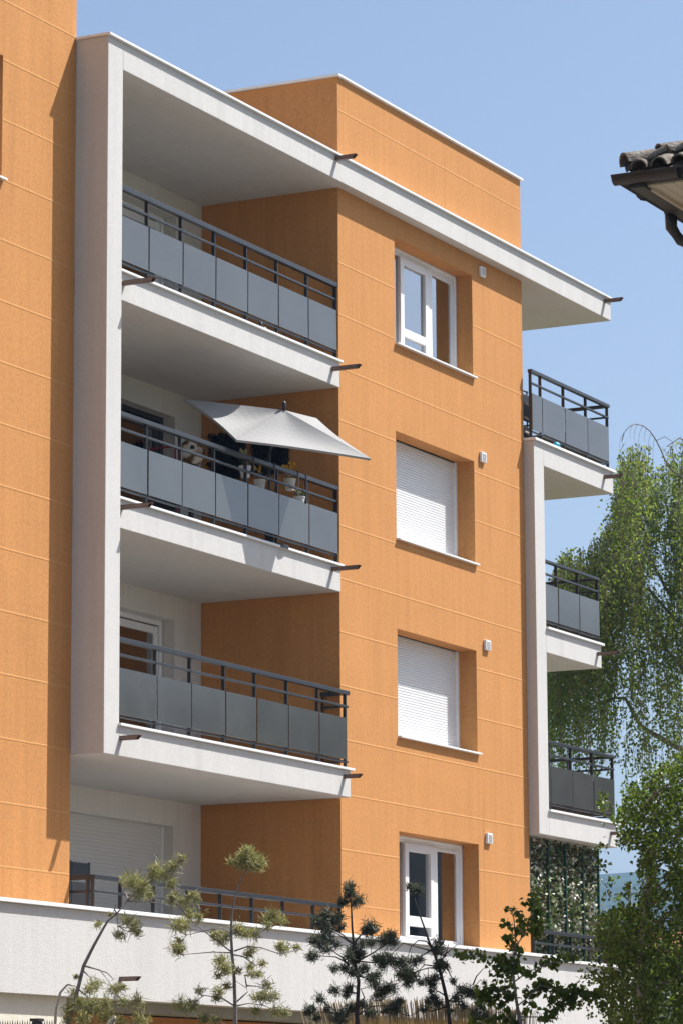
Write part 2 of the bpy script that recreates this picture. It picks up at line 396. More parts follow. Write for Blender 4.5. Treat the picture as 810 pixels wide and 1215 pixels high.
# railings
def rail_bars(m, x0, x1, y, mid, top0, top1):
    m.box(x0, x1, y-.032, y+.038, top0, top1); m.box(x0, x1, y-.012, y+.02, mid-.015, mid+.015)
def railing(posts, y, zb, pz0, pz1, mid, top0, top1, x0, x1, label, side=None, sidepanel=True):
    m = MB(); rail_bars(m, x0, x1, y, mid, top0, top1)
    if pz0: m.box(x0+.01, x1-.01, y-.012, y+.02, pz0-.035, pz0-.012)
    if side:
        xs = posts[-1]
        m.box(xs-.03, xs+.03, y+.04, side, top0-.003, top1-.003); m.box(xs-.012, xs+.012, y+.022, side, mid-.015, mid+.015)
        if pz0: m.box(xs-.012, xs+.012, y+.022, side, pz0-.035, pz0-.012)
    r = m.build('railing', 'metal', B, bevel=.004); r['label'] = label
    for x in posts:
        p = MB(); p.box(x-.008, x+.008, y-.012, y+.034, zb+.002, top0-.001); p.box(x-.02, x+.02, y-.02, y+.045, zb+.001, zb+.012)
        for zz in (mid+.07, mid-.07): p.box(x-.0105, x-.008, y+.006, y+.018, zz-.006, zz+.006)
        p.build('post', 'metal', r)
    if side:
        for yy in (side-.02,) if side < 1 else (y+.75, y+1.45, side-.02):
            p = MB(); p.box(posts[-1]-.02, posts[-1]+.02, yy-.008, yy+.008, zb+.002, top0-.004); p.build('post', 'metal', r)
    if pz0:
        xs = [x0+.005] + [p for p in posts if x0+.1 < p < x1-.1] + [posts[-1]]
        for a, b in zip(xs[:-1], xs[1:]):
            g = MB(); j0, j1, j2 = R_.uniform(-.003, .003), R_.uniform(-.003, .003), R_.uniform(-.003, .003); a += .014; b -= .014
            c = [(a, y-.026+j0), (b, y-.026+j1), (b, y-.016+j1), (a, y-.016+j0)]
            g.idx([(u, v, pz0) for u, v in c]+[(u, v+j2, pz1) for u, v in c], [(3, 2, 1, 0), (4, 5, 6, 7), (0, 1, 5, 4), (1, 2, 6, 5), (2, 3, 7, 6), (3, 0, 4, 7)]); g.build('glass_panel', 'frost', r)
        if side and side > 1:
            ys = [y+.02, y+.75, y+1.45, side-.02]
            for a, b in zip(ys[:-1], ys[1:]):
                g = MB(); g.box(posts[-1]+.022, posts[-1]+.032, a+.014, b-.014, pz0, pz1); g.build('glass_panel', 'frost', r)
    return r
PA = [-5.84, -5.0, -4.168, -3.332, -2.499, -1.668, -.832, -.012]
railing(PA, .04, 8.618, 8.757, 9.302, 9.457, 9.622, 9.685, -5.93, .0, 'top loggia railing with bluish frosted panels')
railing(PA, .04, 5.868, 6.008, 6.552, 6.713, 6.862, 6.917, -5.93, .0, 'railing with frosted panels below the parasol')
railing([-5.86, -5.0, -4.168, -3.325, -2.527, -1.684, -.836, -.05], -.1, 3.162, 3.275, 3.82, 3.977, 4.128, 4.182, -5.93, .02, 'grey railing of the lowest loggia with a short end return', .26)
railing([6.075, 6.432, 7.294, 8.153, 9.005], -.1, 8.612, 8.745, 9.293, 9.455, 9.61, 9.66, 6.045, 9.035, 'railing of the top right balcony', 2.05)
railing([6.1, 6.915, 7.715, 8.488], -.1, 5.828, 5.945, 6.482, 6.64, 6.81, 6.85, 6.38, 8.52, 'railing of the short middle right balcony', 2.05)
railing([6.54, 7.345, 8.151, 8.96], -.1, 3.132, 3.245, 3.786, 3.95, 4.118, 4.16, 6.4, 9.0, 'railing of the lowest right balcony', 2.05)
# open railings of the ground terrace
railing([-6.22, -5.6, -4.84, -4.02, -3.22, -2.42, -1.6, -.78, -.03], .0, 1.012, None, None, 1.215, 1.352, 1.405, -6.245, .0, 'open two bar railing of the left terrace')
m = MB(); m.box(-6.245, -6.19, .042, .42, 1.35, 1.403); m.box(-6.23, -6.205, .042, .42, 1.2, 1.23); m.box(-6.235, -6.2, .39, .42, 1.0, 1.35); m.box(-6.235, -6.2, .06, .09, 1.0, 1.35)
m.build('railing_return', 'metal', B)
railing([6.13, 6.82, 7.48, 8.155, 8.85], .0, .968, None, None, 1.19, 1.335, 1.385, 6.1, 8.88, 'open two bar railing in front of the ivy screen')

# spouts
def spout(x, y0, y1, z):
    m = MB(); w, h, t = .034, .05, .004; tip = .05
    m.prism([(x-w, z-h/2), (x+w, z-h/2), (x+w, z-h/2+t), (x-w, z-h/2+t)], 'y', y0, y1+tip)
    for a, b in ((x-w, x-w+t), (x+w-t, x+w)):
        m.idx([(a, y0, z-h/2), (b, y0, z-h/2), (b, y0, z+h/2), (a, y0, z+h/2), (a, y1+tip, z-h/2), (b, y1+tip, z-h/2), (b, y1, z+h/2), (a, y1, z+h/2)],
              [(0, 1, 2, 3), (7, 6, 5, 4), (0, 4, 5, 1), (1, 5, 6, 2), (2, 6, 7, 3), (3, 7, 4, 0)])
    m.prism([(x-w, z+h/2-t), (x+w, z+h/2-t), (x+w, z+h/2), (x-w, z+h/2)], 'y', y0, y1)
    m.build('rain_spout', 'brown', B)
for a in ((-.369, YF, -.475, 11.29), (8.824, YF, -.475, 11.27), (-.225, -.02, -.445, 8.46), (-.25, -.02, -.435, 5.77), (-5.66, -.02, -.46, 8.46), (-5.68, -.02, -.44, 5.745),
          (-5.90, YF, -.43, 2.99), (-.212, YF, -.42, 3.04), (8.688, YR, -.47, 8.45), (8.297, YR, -.53, 5.65), (8.70, YR, -.47, 2.95), (-5.933, -.2, -.46, .225)):
    spout(*a)

# vents
for x, z in ((4.566, 10.826), (4.518, 8.068), (4.585, 5.343), (4.563, 2.583)):
    m = MB(); m.box(x-.085, x+.085, -.045, -.001, z-.075, z+.075)
    v = m.build('vent_cover', 'pvc', B, bevel=.01)
    s = MB()
    for k in range(5): s.box(x-.055, x+.055, -.05, -.046, z-.05+k*.022, z-.039+k*.022)
    s.build('vent_slot', 'curtain', v)

# windows
def sillbox(win, parent=None):
    m = MB(); m.box(win[0]-.0, win[1]+.05, -.055, REV, win[2]-.024, win[2]+.002)
    return m
def casement(win, transom, low):
    x0, x1, z0, z1 = win; y = .27
    m = MB()
    m.box(x0-.06, 1.86, y, y+.07, z0, z1); m.box(x1-.155, x1+.06, y, y+.07, z0, z1)
    m.box(1.861, x1-.156, y, y+.07, z1-.09, z1); m.box(1.861, x1-.156, y, y+.07, z0, z0+.085)
    m.box(x1-.07, x1-.02, y-.03, y-.001, z0+.02, z1-.02)                            # shutter guide
    m.box(x0, x1-.02, y-.03, y-.001, z1-.035, z1-.002)
    f = m.build('window', 'pvc', B, bevel=.006)
    s = MB(); a, b = 2.41, 3.33
    s.box(a, a+.115, y-.022, y+.048, z0+.086, z1-.091); s.box(b-.115, b, y-.022, y+.048, z0+.086, z1-.091)
    s.box(a+.116, b-.116, y-.022, y+.048, z1-.2, z1-.091); s.box(a+.116, b-.116, y-.022, y+.048, transom[0], transom[1]); s.box(a+.116, b-.116, y-.022, y+.048, z0+.086, low)
    s.build('sash', 'pvc', f, bevel=.006)
    s = MB(); s.box(3.331, 3.45, y-.012, y+.058, z0+.086, z1-.091); s.box(3.451, x1-.156, y-.002, y+.06, z1-.14, z1-.0915)
    s.build('sash', 'pvc', f, bevel=.006)
    yy = y+.02
    for px0, px1, pz0, pz1 in ((1.861, 2.409, z0+.086, z1-.091), (a+.1165, b-.1165, transom[1]+.0005, z1-.2005), (a+.1165, b-.1165, low+.0005, transom[0]-.0005), (3.4505, x1-.1565, z0+.0865, z1-.1405)):
        p = MB(); p.box(px0, px1, yy, yy+.006, pz0, pz1); p.build('pane', 'glass', f)
    sillbox(win).build('sill', 'coping', f, bevel=.004)
    # the room behind and a curtain
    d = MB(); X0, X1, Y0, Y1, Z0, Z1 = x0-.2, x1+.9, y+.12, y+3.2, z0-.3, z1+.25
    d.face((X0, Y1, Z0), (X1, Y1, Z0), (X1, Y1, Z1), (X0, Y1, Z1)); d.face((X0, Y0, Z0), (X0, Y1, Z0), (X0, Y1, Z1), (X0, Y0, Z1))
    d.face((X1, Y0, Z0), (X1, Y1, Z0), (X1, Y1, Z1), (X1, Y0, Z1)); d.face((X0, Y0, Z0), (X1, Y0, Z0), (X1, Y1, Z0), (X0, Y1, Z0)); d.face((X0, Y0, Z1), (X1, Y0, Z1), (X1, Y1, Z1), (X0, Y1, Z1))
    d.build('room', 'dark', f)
    return f
f = casement(W1, (9.49, 9.605), 9.37); f['label'] = 'white sliding window under the roof slab, glass bare'
f = casement(W4, (1.265, 1.40), 1.135); f['label'] = 'white sliding window at terrace height behind the pines'
c = MB()
for k in range(22):
    xx = 3.5+k*.028; yy = .62+.03*math.sin(k*1.9)
    c.face((xx, yy, 1.1), (xx+.028, .62+.03*math.sin((k+1)*1.9), 1.1), (xx+.028, .62+.03*math.sin((k+1)*1.9), 2.4), (xx, yy, 2.4))
c.build('curtain', 'curtain', f)
def shutter(win, label):
    x0, x1, z0, z1 = win; y = .30
    m = MB(); n = int((z1-z0)/.037)
    for k in range(n+1):
        a = z0+k*.037; b = min(a+.035, z1)
        if b-a > .01: m.prism([(y+.012, a), (y+.001, a+.006), (y, (a+b)/2), (y+.001, b-.005), (y+.012, b)], 'x', x0-.05, x1-.05)
    m.box(x0-.05, x1, y+.014, y+.03, z0, z1)
    s = m.build('roller_shutter', 'pvc', B); s['label'] = label
    g = MB(); g.box(x1-.05, x1-.001, y-.03, y+.012, z0+.002, z1); g.build('guide_rail', 'pvc', s)
    sillbox(win).build('sill', 'coping', s, bevel=.004)
shutter(W2, 'closed white roller shutter beside the parasol'); shutter(W3, 'closed white roller shutter, lower of the two')

# loggia doors
def door(x0, x1, z0, z1, fm, label):
    y = DP+.2
    m = MB(); xr = x1-.02
    m.box(xr-.07, xr, y-.03, y+.05, z0, z1); m.box(x0, xr-.071, y-.03, y+.05, z1-.07, z1); m.box(x0, x0+.1, y-.03, y+.05, z0, z1-.071)
    m.box(xr-.2, xr-.085, y-.012, y+.04, z0+.05, z1-.09); m.box(x0+.1, xr-.201, y-.012, y+.04, z1-.19, z1-.09)
    m.box((x0+x1)/2-.07, (x0+x1)/2+.07, y-.012, y+.04, z0+.05, z1-.191)
    d = m.build('glass_door', fm, B, bevel=.005); d['label'] = label
    p = MB(); p.box(x0+.05, xr-.19, y+.01, y+.016, z0+.05, z1-.18); p.build('pane', 'glass', d)
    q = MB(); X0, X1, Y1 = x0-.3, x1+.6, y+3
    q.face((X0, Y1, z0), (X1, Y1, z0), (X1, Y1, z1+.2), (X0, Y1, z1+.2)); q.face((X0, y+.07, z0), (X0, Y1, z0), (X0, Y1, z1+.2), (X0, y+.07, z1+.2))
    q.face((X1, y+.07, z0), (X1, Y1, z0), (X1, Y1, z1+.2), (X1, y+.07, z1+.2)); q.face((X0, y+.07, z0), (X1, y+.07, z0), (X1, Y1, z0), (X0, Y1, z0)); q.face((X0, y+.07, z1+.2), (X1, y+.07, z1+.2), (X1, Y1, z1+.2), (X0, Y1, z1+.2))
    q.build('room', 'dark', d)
door(-3.3, -.72, 8.62, 10.68, 'pvc', 'white glass door of the top loggia')
door(-3.3, -.72, 5.86, 7.925, 'metal', 'dark framed glass door behind the parasol')
door(-3.3, -.725, 3.12, 5.18, 'pvc', 'white glass door of the lowest loggia')
m = MB(); y = DP+.17; z = .97; k = 0
while z < 2.45:
    m.prism([(y+.004, z), (y+.0005, z+.003), (y, z+.022), (y+.0005, min(z+.047, 2.45)), (y+.004, min(z+.0495, 2.45))], 'x', -3.4, -.79); z += .05
m.box(-3.4, -.76, y+.012, y+.03, .97, 2.45)
s = m.build('roller_shutter', 'curtain', B); s.data.materials[0] = plain('grey_white_shutter', (.60, .58, .55), .6, 0, .03, 2); s['label'] = 'wide closed shutter on the left terrace'
g = MB(); g.box(-.79, -.737, y-.03, y+.01, .97, 2.45); g.build('guide_rail', 'pvc', s)

# podium
m = MB(); m.box(-22, 6.36, -.2, 2.35, -.01, .962); m.box(6.3601, 9.4, -.2, 2.35, -.01, .918)
pd = m.build('podium', 'white', B, bevel=.005); pd['label'] = 'white band wall below the terraces'
m = MB(); m.box(-22, 6.4, -.255, .0, .964, 1.008); m.box(6.4005, 9.45, -.255, .0, .92, .962); m.box(9.2, 9.45, .002, 2.3, .92, .962)
m.build('coping', 'coping', pd, bevel=.004)
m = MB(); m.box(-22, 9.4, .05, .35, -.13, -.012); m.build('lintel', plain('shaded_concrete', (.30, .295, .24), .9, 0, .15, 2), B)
m = MB(); m.box(-22, -6.95, -.10, .049, GZ, -.011); m.build('basement_wall', 'cream', B)
m = MB(); m.box(-6.949, 9.3, .6, 2.0, GZ, -.131); m.build('basement_wall', 'orange', B)
m = MB(); m.box(-6.2, 5.9, 2.4, 7.9, GZ, .95); m.build('core_wall', 'cream', B)

# ------------------------------------------------------------------ parasol on the middle loggia
CL, CT, CR = Vector((-3.07, -.14, 7.0)), Vector((-1.17, -1.05, 7.0)), Vector((-.70, -.03, 7.71))
CP = CL + CR - CT; CC = (CL+CR)/2; CN = (CT-CL).cross(CR-CT).normalized()
AP = CC + CN*.26
PB = Vector((-1.66, .16, 5.84))
U = thing('parasol', PB, 'pale grey rectangular parasol tilted over the balcony railing', 'parasol')
def canopy():
    m = MB(); N = 10; corners = [CL, CT, CR, CP]
    for s_ in range(4):
        a, b = corners[s_], corners[(s_+1) % 4]
        vs = []; fs = []
        for i in range(N+1):
            for j in range(N+1):
                u, v = i/N, j/N
                e = a.lerp(b, v); sag = math.sin(math.pi*v)
                e = e + (CC-e)*.06*sag                                  # hem drawn in between the ribs
                p = AP.lerp(e, u) - CN*.085*math.sin(math.pi*u)*sag
                vs.append(p)
        for i in range(N):
            for j in range(N): fs.append((i*(N+1)+j, i*(N+1)+j+1, (i+1)*(N+1)+j+1, (i+1)*(N+1)+j))
        m.idx(vs, fs)
        hem = [vs[N*(N+1)+j] for j in range(N+1)]
        for p, q in zip(hem[:-1], hem[1:]): m.face(p, q, q-CN*.03, p-CN*.03)
    o = m.build('canopy', 'canopy', U, smooth=False)
    return o
canopy()
for c_ in (CL, CT, CR, CP):
    m = MB(); m.tube([AP-CN*.05, c_-CN*.03+(CC-c_)*.01], .008, 6); m.build('rib', 'metal', U)
m = MB(); hub = CC - CN*.02; kn = Vector((PB.x, PB.y, 7.08))
m.tube([PB+Vector((0, 0, .03)), kn], .019, 12); m.tube([kn, CC-CN*.12, AP+CN*.0], [.017, .016, .016], 10)
m.build('pole', 'metal', U)
m = MB(); m.lathe(AP, [(.012, 0), (.03, .015), (.022, .05), (.03, .08), (.02, .11), (.004, .12)], 12); m.build('finial', 'black', U, smooth=True)
m = MB(); m.lathe(PB, [(.25, 0), (.25, .05), (.06, .08), (.045, .3), (.02, .31)], 24); m.build('base', 'black', U)

# ------------------------------------------------------------------ things on the balconies
def tuft_leaves(m, c, r, n, size, rnd, droop=0, flat=1.):
    for _ in range(n):
        v = Vector((rnd.gauss(0, .45), rnd.gauss(0, .45), rnd.gauss(0, .45)*flat))*r
        m.leaf(Vector(c)+v, size*rnd.uniform(.7, 1.25), rnd, droop)
def flower_pot(x, y, z, label, petals, n, r, top):
    t = thing('flower_pot', (x, y, z), label, 'flower pot', 'flower pots on the parasol balcony')
    m = MB(); m.lathe((x, y, z), [(.055, 0), (.075, .13), (.08, .135), (.08, .15), (.07, .15), (.066, .12)], 16); m.build('pot', 'whitepot', t, smooth=False)
    m = MB(); m.box(x-.012, x+.012, .0, .006, z+.05, 6.93); m.box(x-.012, x+.012, .006, y, 6.9205, 6.93); m.build('hook', 'black', t)
    l = MB(); tuft_leaves(l, (x, y, z+.15+top*.35), r*.9, 50, .035, R_); l.build('foliage', 'ivy', t)
    f = MB()
    for _ in range(n):
        c = Vector((x+R_.gauss(0, r*.55), y+R_.gauss(0, r*.45), z+.15+top*R_.uniform(.6, 1.1)))
        for k in range(7): f.leaf(c+Vector((R_.gauss(0, .014),)*3), .045, R_, 0, 1.1)
    f.build('blossom', petals, t)
MT['whitepot'] = plain('white_pot', (.72, .72, .70), .5, 0, .04, 8)
flower_pot(-2.36, .13, 6.66, 'white pot of pale cream flowers hooked on the railing', 'paleflower', 7, .09, .20)
flower_pot(-1.15, .13, 6.69, 'white pot of large yellow pansies hooked on the railing', 'yellow', 9, .09, .20)
flower_pot(-.93, .11, 6.49, 'small white pot with tiny mixed blooms at the top of the glass panel', 'whiteflower', 7, .07, .10)
flower_pot(-1.80, .22, 6.58, 'low pot with one yellow bloom beside the parasol pole', 'yellow', 3, .05, .16)

for (ya, yb, za, zb, lab) in ((1.40, 1.93, 7.17, 7.77, 'black artificial foliage panel nearer the rear corner'), (.75, 1.27, 7.18, 7.72, 'black artificial foliage panel nearer the front edge')):
    t = thing('foliage_panel', (-.03, (ya+yb)/2, za), lab, 'wall panel', 'black foliage panels on the orange loggia wall')
    m = MB(); m.box(-.03, -.003, ya, yb, za, zb); m.build('backing', 'black', t)
    l = MB()
    for _ in range(900): l.leaf((-.035-abs(R_.gauss(0, .022)), R_.uniform(ya-.02, yb+.02), R_.uniform(za-.02, zb+.02)), .05, R_, 0)
    l.build('foliage', 'blackleaf', t)

t = thing('round_ornament', (-1.60, 1.34, 5.84), 'round glazed cream and brown ornament on a stand behind the railing', 'ornament')
m = MB(); m.lathe((-1.60, 1.34, 7.22), [(.17*math.sin(math.pi*k/18)+.001, -.185*math.cos(math.pi*k/18)) for k in range(19)], 28); m.build('ball', 'ornament', t, smooth=True)
m = MB(); m.lathe((-1.60, 1.34, 5.84), [(.16, 0), (.16, .03), (.04, .06), (.03, 1.15), (.09, 1.2), (.09, 1.22)], 16); m.build('stand', 'metal', t)
m = MB(); m.lathe((-1.60-.13, 1.34-.09, 7.26), [(.03, -.02), (.035, 0), (.02, .03)], 10); m.build('knob', 'black', t)
t = thing('folded_chair', (-1.88, 1.4, 5.84), 'narrow folded chair with a dark red frame leaning by the loggia door', 'chair')
m = MB(); m.tube([(-1.90, 1.36, 5.85), (-1.88, 1.42, 7.27)], .014, 8); m.tube([(-1.86, 1.75, 5.85), (-1.86, 1.80, 7.27)], .014, 8); m.tube([(-1.88, 1.42, 7.27), (-1.86, 1.8, 7.27)], .014, 8); m.build('frame', 'red', t)
m = MB(); m.box(-1.86, -1.83, 1.42, 1.75, 6.4, 7.1); m.build('seat', 'black', t)

t = thing('garden_chair', (-5.76, .7, 1.0), 'black garden chair on the left terrace behind the railing end', 'chair')
m = MB(); m.box(-5.95, -5.57, .45, .48, 1.42, 1.59); m.build('backrest', 'black', t, bevel=.01)
m = MB(); m.box(-5.95, -5.57, .45, .48, 1.06, 1.37); m.build('backrest', 'black', t, bevel=.01)
m = MB(); m.box(-5.97, -5.55, .49, .92, 1.33, 1.36); m.build('seat', 'black', t, bevel=.01)
for xx, yy in ((-5.97, .465), (-5.55, .465), (-5.95, .9), (-5.57, .9)):
    m = MB(); m.box(xx-.013, xx+.013, yy-.012, yy+.012, .963, 1.6 if yy < .5 else 1.33); m.build('leg', 'metal', t)
t = thing('folded_chair', (6.43, .14, 8.614), 'black folded chair behind the first post of the top right balcony', 'chair')
m = MB(); m.box(6.31, 6.53, .13, .15, 8.95, 9.36); m.box(6.32, 6.52, .13, .15, 8.70, 8.88); m.build('backrest', 'black', t, bevel=.01)
for xx in (6.31, 6.53):
    m = MB(); m.tube([(xx, .165, 8.614), (xx-.01, .165, 9.44)], .012, 8); m.build('leg', 'metal', t)
m = MB(); m.tube([(6.29, .165, 9.42), (6.55, .165, 9.42)], .012, 8); m.build('top_bar', 'metal', t)
m = MB()
for k in range(3): m.box(6.34, 6.50, .115, .128, 8.76+k*.22, 8.80+k*.22)
m.build('slat', 'curtain', t)
m = MB(); m.lathe((6.92, -.13, 8.6125), [(.028, 0), (.06, .02), (.055, .06), (.02, .085), (.005, .09)], 14)
tag(m.build('toy_ball', 'cyan', smooth=True), 'small cyan plastic toy lying on the edge of the top right balcony', 'toy')
t = thing('figurine', (-2.14, .02, 8.619), 'tiny grey figurine on the top loggia coping under a glass panel', 'figurine')
m = MB(); m.lathe((-2.14, .02, 8.619), [(.03, 0), (.04, .03), (.02, .06), (.025, .08), (.004, .1)], 12); m.build('body', 'metal', t, smooth=True)
m = MB(); m.lathe((-2.03, .02, 8.619), [(.02, 0), (.025, .03), (.01, .05)], 10); m.build('tail', 'curtain', t, smooth=True)
m = MB(); m.box(-1.26, -1.22, DP-.012, DP-.001, 10.33, 10.53); m.box(-1.25, -1.23, DP-.016, DP-.0121, 10.36, 10.5)
tag(m.build('thermometer', 'pvc'), 'slim white thermometer on the rear wall of the top loggia', 'thermometer')

# ivy screen on the right terrace
t = thing('ivy_screen', (7.4, .2, .93), 'tall screen of variegated artificial ivy on green posts below the right balconies', 'ivy screen')
for k, x in enumerate((6.16, 6.83, 7.47, 8.12, 8.72)):
    m = MB(); m.box(x-.014, x+.014, .055, .09, .93, 2.72); m.build('post', 'greenpost', t)
m = MB(); m.box(6.1, 8.78, .185, .2, .94, 2.70); m.build('backing', plain('brown_mesh', (.10, .075, .05), .9, 0, .5, 20), t)
a, b, c = MB(), MB(), MB()
for _ in range(7000):
    x = R_.uniform(6.06, 8.82); z = R_.uniform(.95, 2.73); p = (x, .16-abs(R_.gauss(0, .05)), z)
    q = R_.random() + .25*mnoise.noise(Vector((x*3, z*3, 1)))
    (b if q < .27 else (c if q < .45 else a)).leaf(p, R_.uniform(.045, .075), R_, .3, .8)
a.build('foliage', 'ivy', t); b.build('pale_foliage', 'ivypale', t); c.build('dry_foliage', 'ivybrown', t)

# ------------------------------------------------------------------ trees
def needle_tuft(m, c, r, rnd, n):
    for _ in range(n):
        d = Vector((rnd.gauss(0, 1), rnd.gauss(0, 1), rnd.gauss(.15, 1))).normalized()
        c0 = c + Vector((rnd.gauss(0, .33), rnd.gauss(0, .33), rnd.gauss(0, .30)))*r
        L = r*rnd.uniform(.4, .92); w = .0031
        e = d.cross(Vector((rnd.gauss(0, 1), rnd.gauss(0, 1), rnd.gauss(0, 1))))
        if e.length < 1e-3: continue
        e.normalize()
        m.idx([c0-e*w, c0+e*w, c0+d*L+e*w*.4, c0+d*L-e*w*.4], [(0, 1, 2, 3)])
def pine(dist, org, scl, trunk, branches, tufts, label, bark, needle, r0, n=60, rs=1.0):
    rnd = random.Random(int(dist*100))
    def P(q, dd=0.): return at(org[0]+q[0]/scl, org[1]+q[1]/scl, dist+dd)
    s = dist/FPX/scl
    pts = [P(q) for q in trunk]; base = Vector((pts[0].x, pts[0].y, GZ))
    t = thing('pine_tree', base, label, 'pine tree')
    full = [base, base.lerp(pts[0], .5)] + pts
    n_ = len(full)
    m = MB(); m.tube(full, [r0*(1.25 - 1.0*(i/(n_-1))) for i in range(n_)], 8)
    m.build('trunk', bark, t, smooth=True)
    tips = []; limbs = []
    for b in branches:
        d1 = rnd.uniform(-.35, .35); k = len(b); m = MB()
        ps = [P(q, d1*(i/(k-1))) for i, q in enumerate(b)]
        m.tube(ps, [r0*.42*(1-.65*i/(k-1)) for i in range(k)], 6); limbs.append(m)
        tips += [(q, d1*(i/(k-1)), m) for i, q in enumerate(b)]
    lead = MB(); tips += [(q, 0, lead) for q in trunk]; limbs.append(lead)
    f = MB()
    for x, y, r in tufts:
        # depth of the nearest branch point plus a little scatter, and a twig leading to the tuft
        q, dd, m = min(tips, key=lambda a: (a[0][0]-x)**2+(a[0][1]-y)**2)
        c = P((x, y), dd+rnd.uniform(-.06, .06))
        a = P(q, dd)
        if .02 < (a-c).length < .45:
            mid = a.lerp(c, .5) + Vector((0, 0, -.015))
            m.tube([a, mid, c], [.004, .003, .002], 4)
        needle_tuft(f, c, r*s*1.2*rs, rnd, int(n*2.0*(.35+r/50)))
    for m in limbs:
        if m.v: m.build('branch', bark, t, smooth=True)
    f.build('foliage', needle, t)

pine(26.6, (60, 1000), 5.0625,
 [(105, 1085), (150, 940), (200, 740), (260, 620), (310, 530), (345, 470), (400, 425), (465, 345)],
 [[(465, 345), (540, 270), (630, 215), (700, 180), (800, 95)], [(465, 350), (600, 355), (740, 380)], [(200, 740), (300, 765), (370, 860)], [(200, 735), (340, 780), (380, 820)],
  [(170, 880), (240, 940), (290, 1000)], [(200, 770), (240, 810)], [(400, 430), (405, 500)], [(370, 860), (430, 950), (490, 1085)], [(130, 1000), (170, 870), (110, 850), (80, 880)], [(465, 345), (455, 300), (440, 290)], [(400, 425), (385, 400), (395, 370)]],
 [(500, 240, 70), (540, 300, 55), (460, 230, 45), (560, 250, 50), (640, 160, 55), (680, 190, 50), (620, 200, 40), (740, 140, 45), (790, 95, 35), (600, 310, 30), (730, 250, 40), (285, 490, 30), (415, 555, 42), (500, 500, 48), (520, 540, 35), (465, 470, 40), (360, 430, 18),
  (270, 850, 50), (235, 880, 40), (155, 805, 20), (380, 880, 45), (440, 870, 30), (525, 950, 48), (440, 960, 40), (540, 1075, 65), (330, 970, 60), (250, 980, 60), (180, 960, 50), (110, 1000, 45), (140, 900, 35), (330, 1040, 60), (200, 1060, 60), (100, 1060, 40), (420, 1070, 40)],
 'young light green pine with a bare leaning trunk, leftmost of the four', 'bark', 'needle', .0165)
m = MB(); P_ = lambda x, y: at(60+x/5.0625, 1000+y/5.0625, 26.9)
m.tube([Vector((P_(30, 1085).x, P_(30, 1085).y, GZ)), P_(30, 1085), P_(35, 1000), P_(60, 900), P_(100, 852), P_(150, 858)], [.016, .013, .012, .010, .008, .004], 8)
tag(m.build('bent_cane', 'stake', smooth=True), 'thin pale cane bent over in an arch at the left pine', 'cane')

pine(27.0, (190, 990), 4.765,
 [(425, 1072), (425, 970), (420, 820), (408, 680), (402, 570), (405, 450), (425, 350), (455, 260), (485, 200)],
 [[(405, 670), (300, 665), (130, 680)], [(405, 665), (320, 600), (200, 510), (150, 450)], [(405, 560), (350, 530), (250, 545), (150, 570)], [(420, 660), (500, 632), (570, 640), (680, 678), (740, 660)], [(400, 560), (480, 560), (560, 560), (620, 520)],
  [(420, 970), (350, 925), (250, 910), (180, 960)], [(430, 970), (500, 955), (580, 965), (640, 990)], [(430, 950), (495, 890), (490, 870), (430, 830)], [(490, 860), (480, 800), (530, 780)], [(490, 855), (560, 860)], [(410, 680), (470, 690), (540, 740), (580, 720)], [(150, 450), (90, 390), (70, 370)], [(415, 760), (370, 740)], [(420, 860), (340, 880)]],
 [(500, 110, 55), (540, 150, 55), (450, 150, 48), (570, 170, 42), (520, 180, 38), (405, 150, 32), (490, 85, 28), (480, 140, 50), (70, 370, 40), (130, 390, 45), (200, 360, 38), (180, 340, 30), (220, 470, 38), (170, 460, 45), (100, 520, 48), (140, 520, 45), (75, 350, 30), (90, 640, 52), (110, 660, 40), (110, 600, 25), (340, 590, 50), (310, 570, 35), (370, 580, 40),
  (440, 530, 42), (530, 565, 42), (490, 560, 38), (460, 555, 35), (640, 460, 48), (600, 480, 40), (690, 490, 35), (610, 515, 30), (700, 650, 42), (680, 630, 32), (770, 640, 28), (520, 650, 32), (500, 680, 32), (580, 730, 30), (510, 745, 32), (360, 740, 52), (340, 710, 42), (380, 770, 40), (440, 770, 28), (520, 790, 32), (560, 795, 28), (330, 800, 28),
  (330, 890, 42), (380, 855, 28), (320, 925, 32), (600, 855, 42), (550, 920, 42), (590, 920, 38), (640, 920, 38), (225, 885, 32), (110, 960, 48), (160, 980, 46), (190, 960, 38), (250, 1040, 42), (310, 1050, 32), (540, 1000, 32), (660, 1000, 42), (700, 1010, 36)],
 'young light green pine with a straight trunk and a tufted tip before the loggia corner', 'bark', 'needle', .0155)

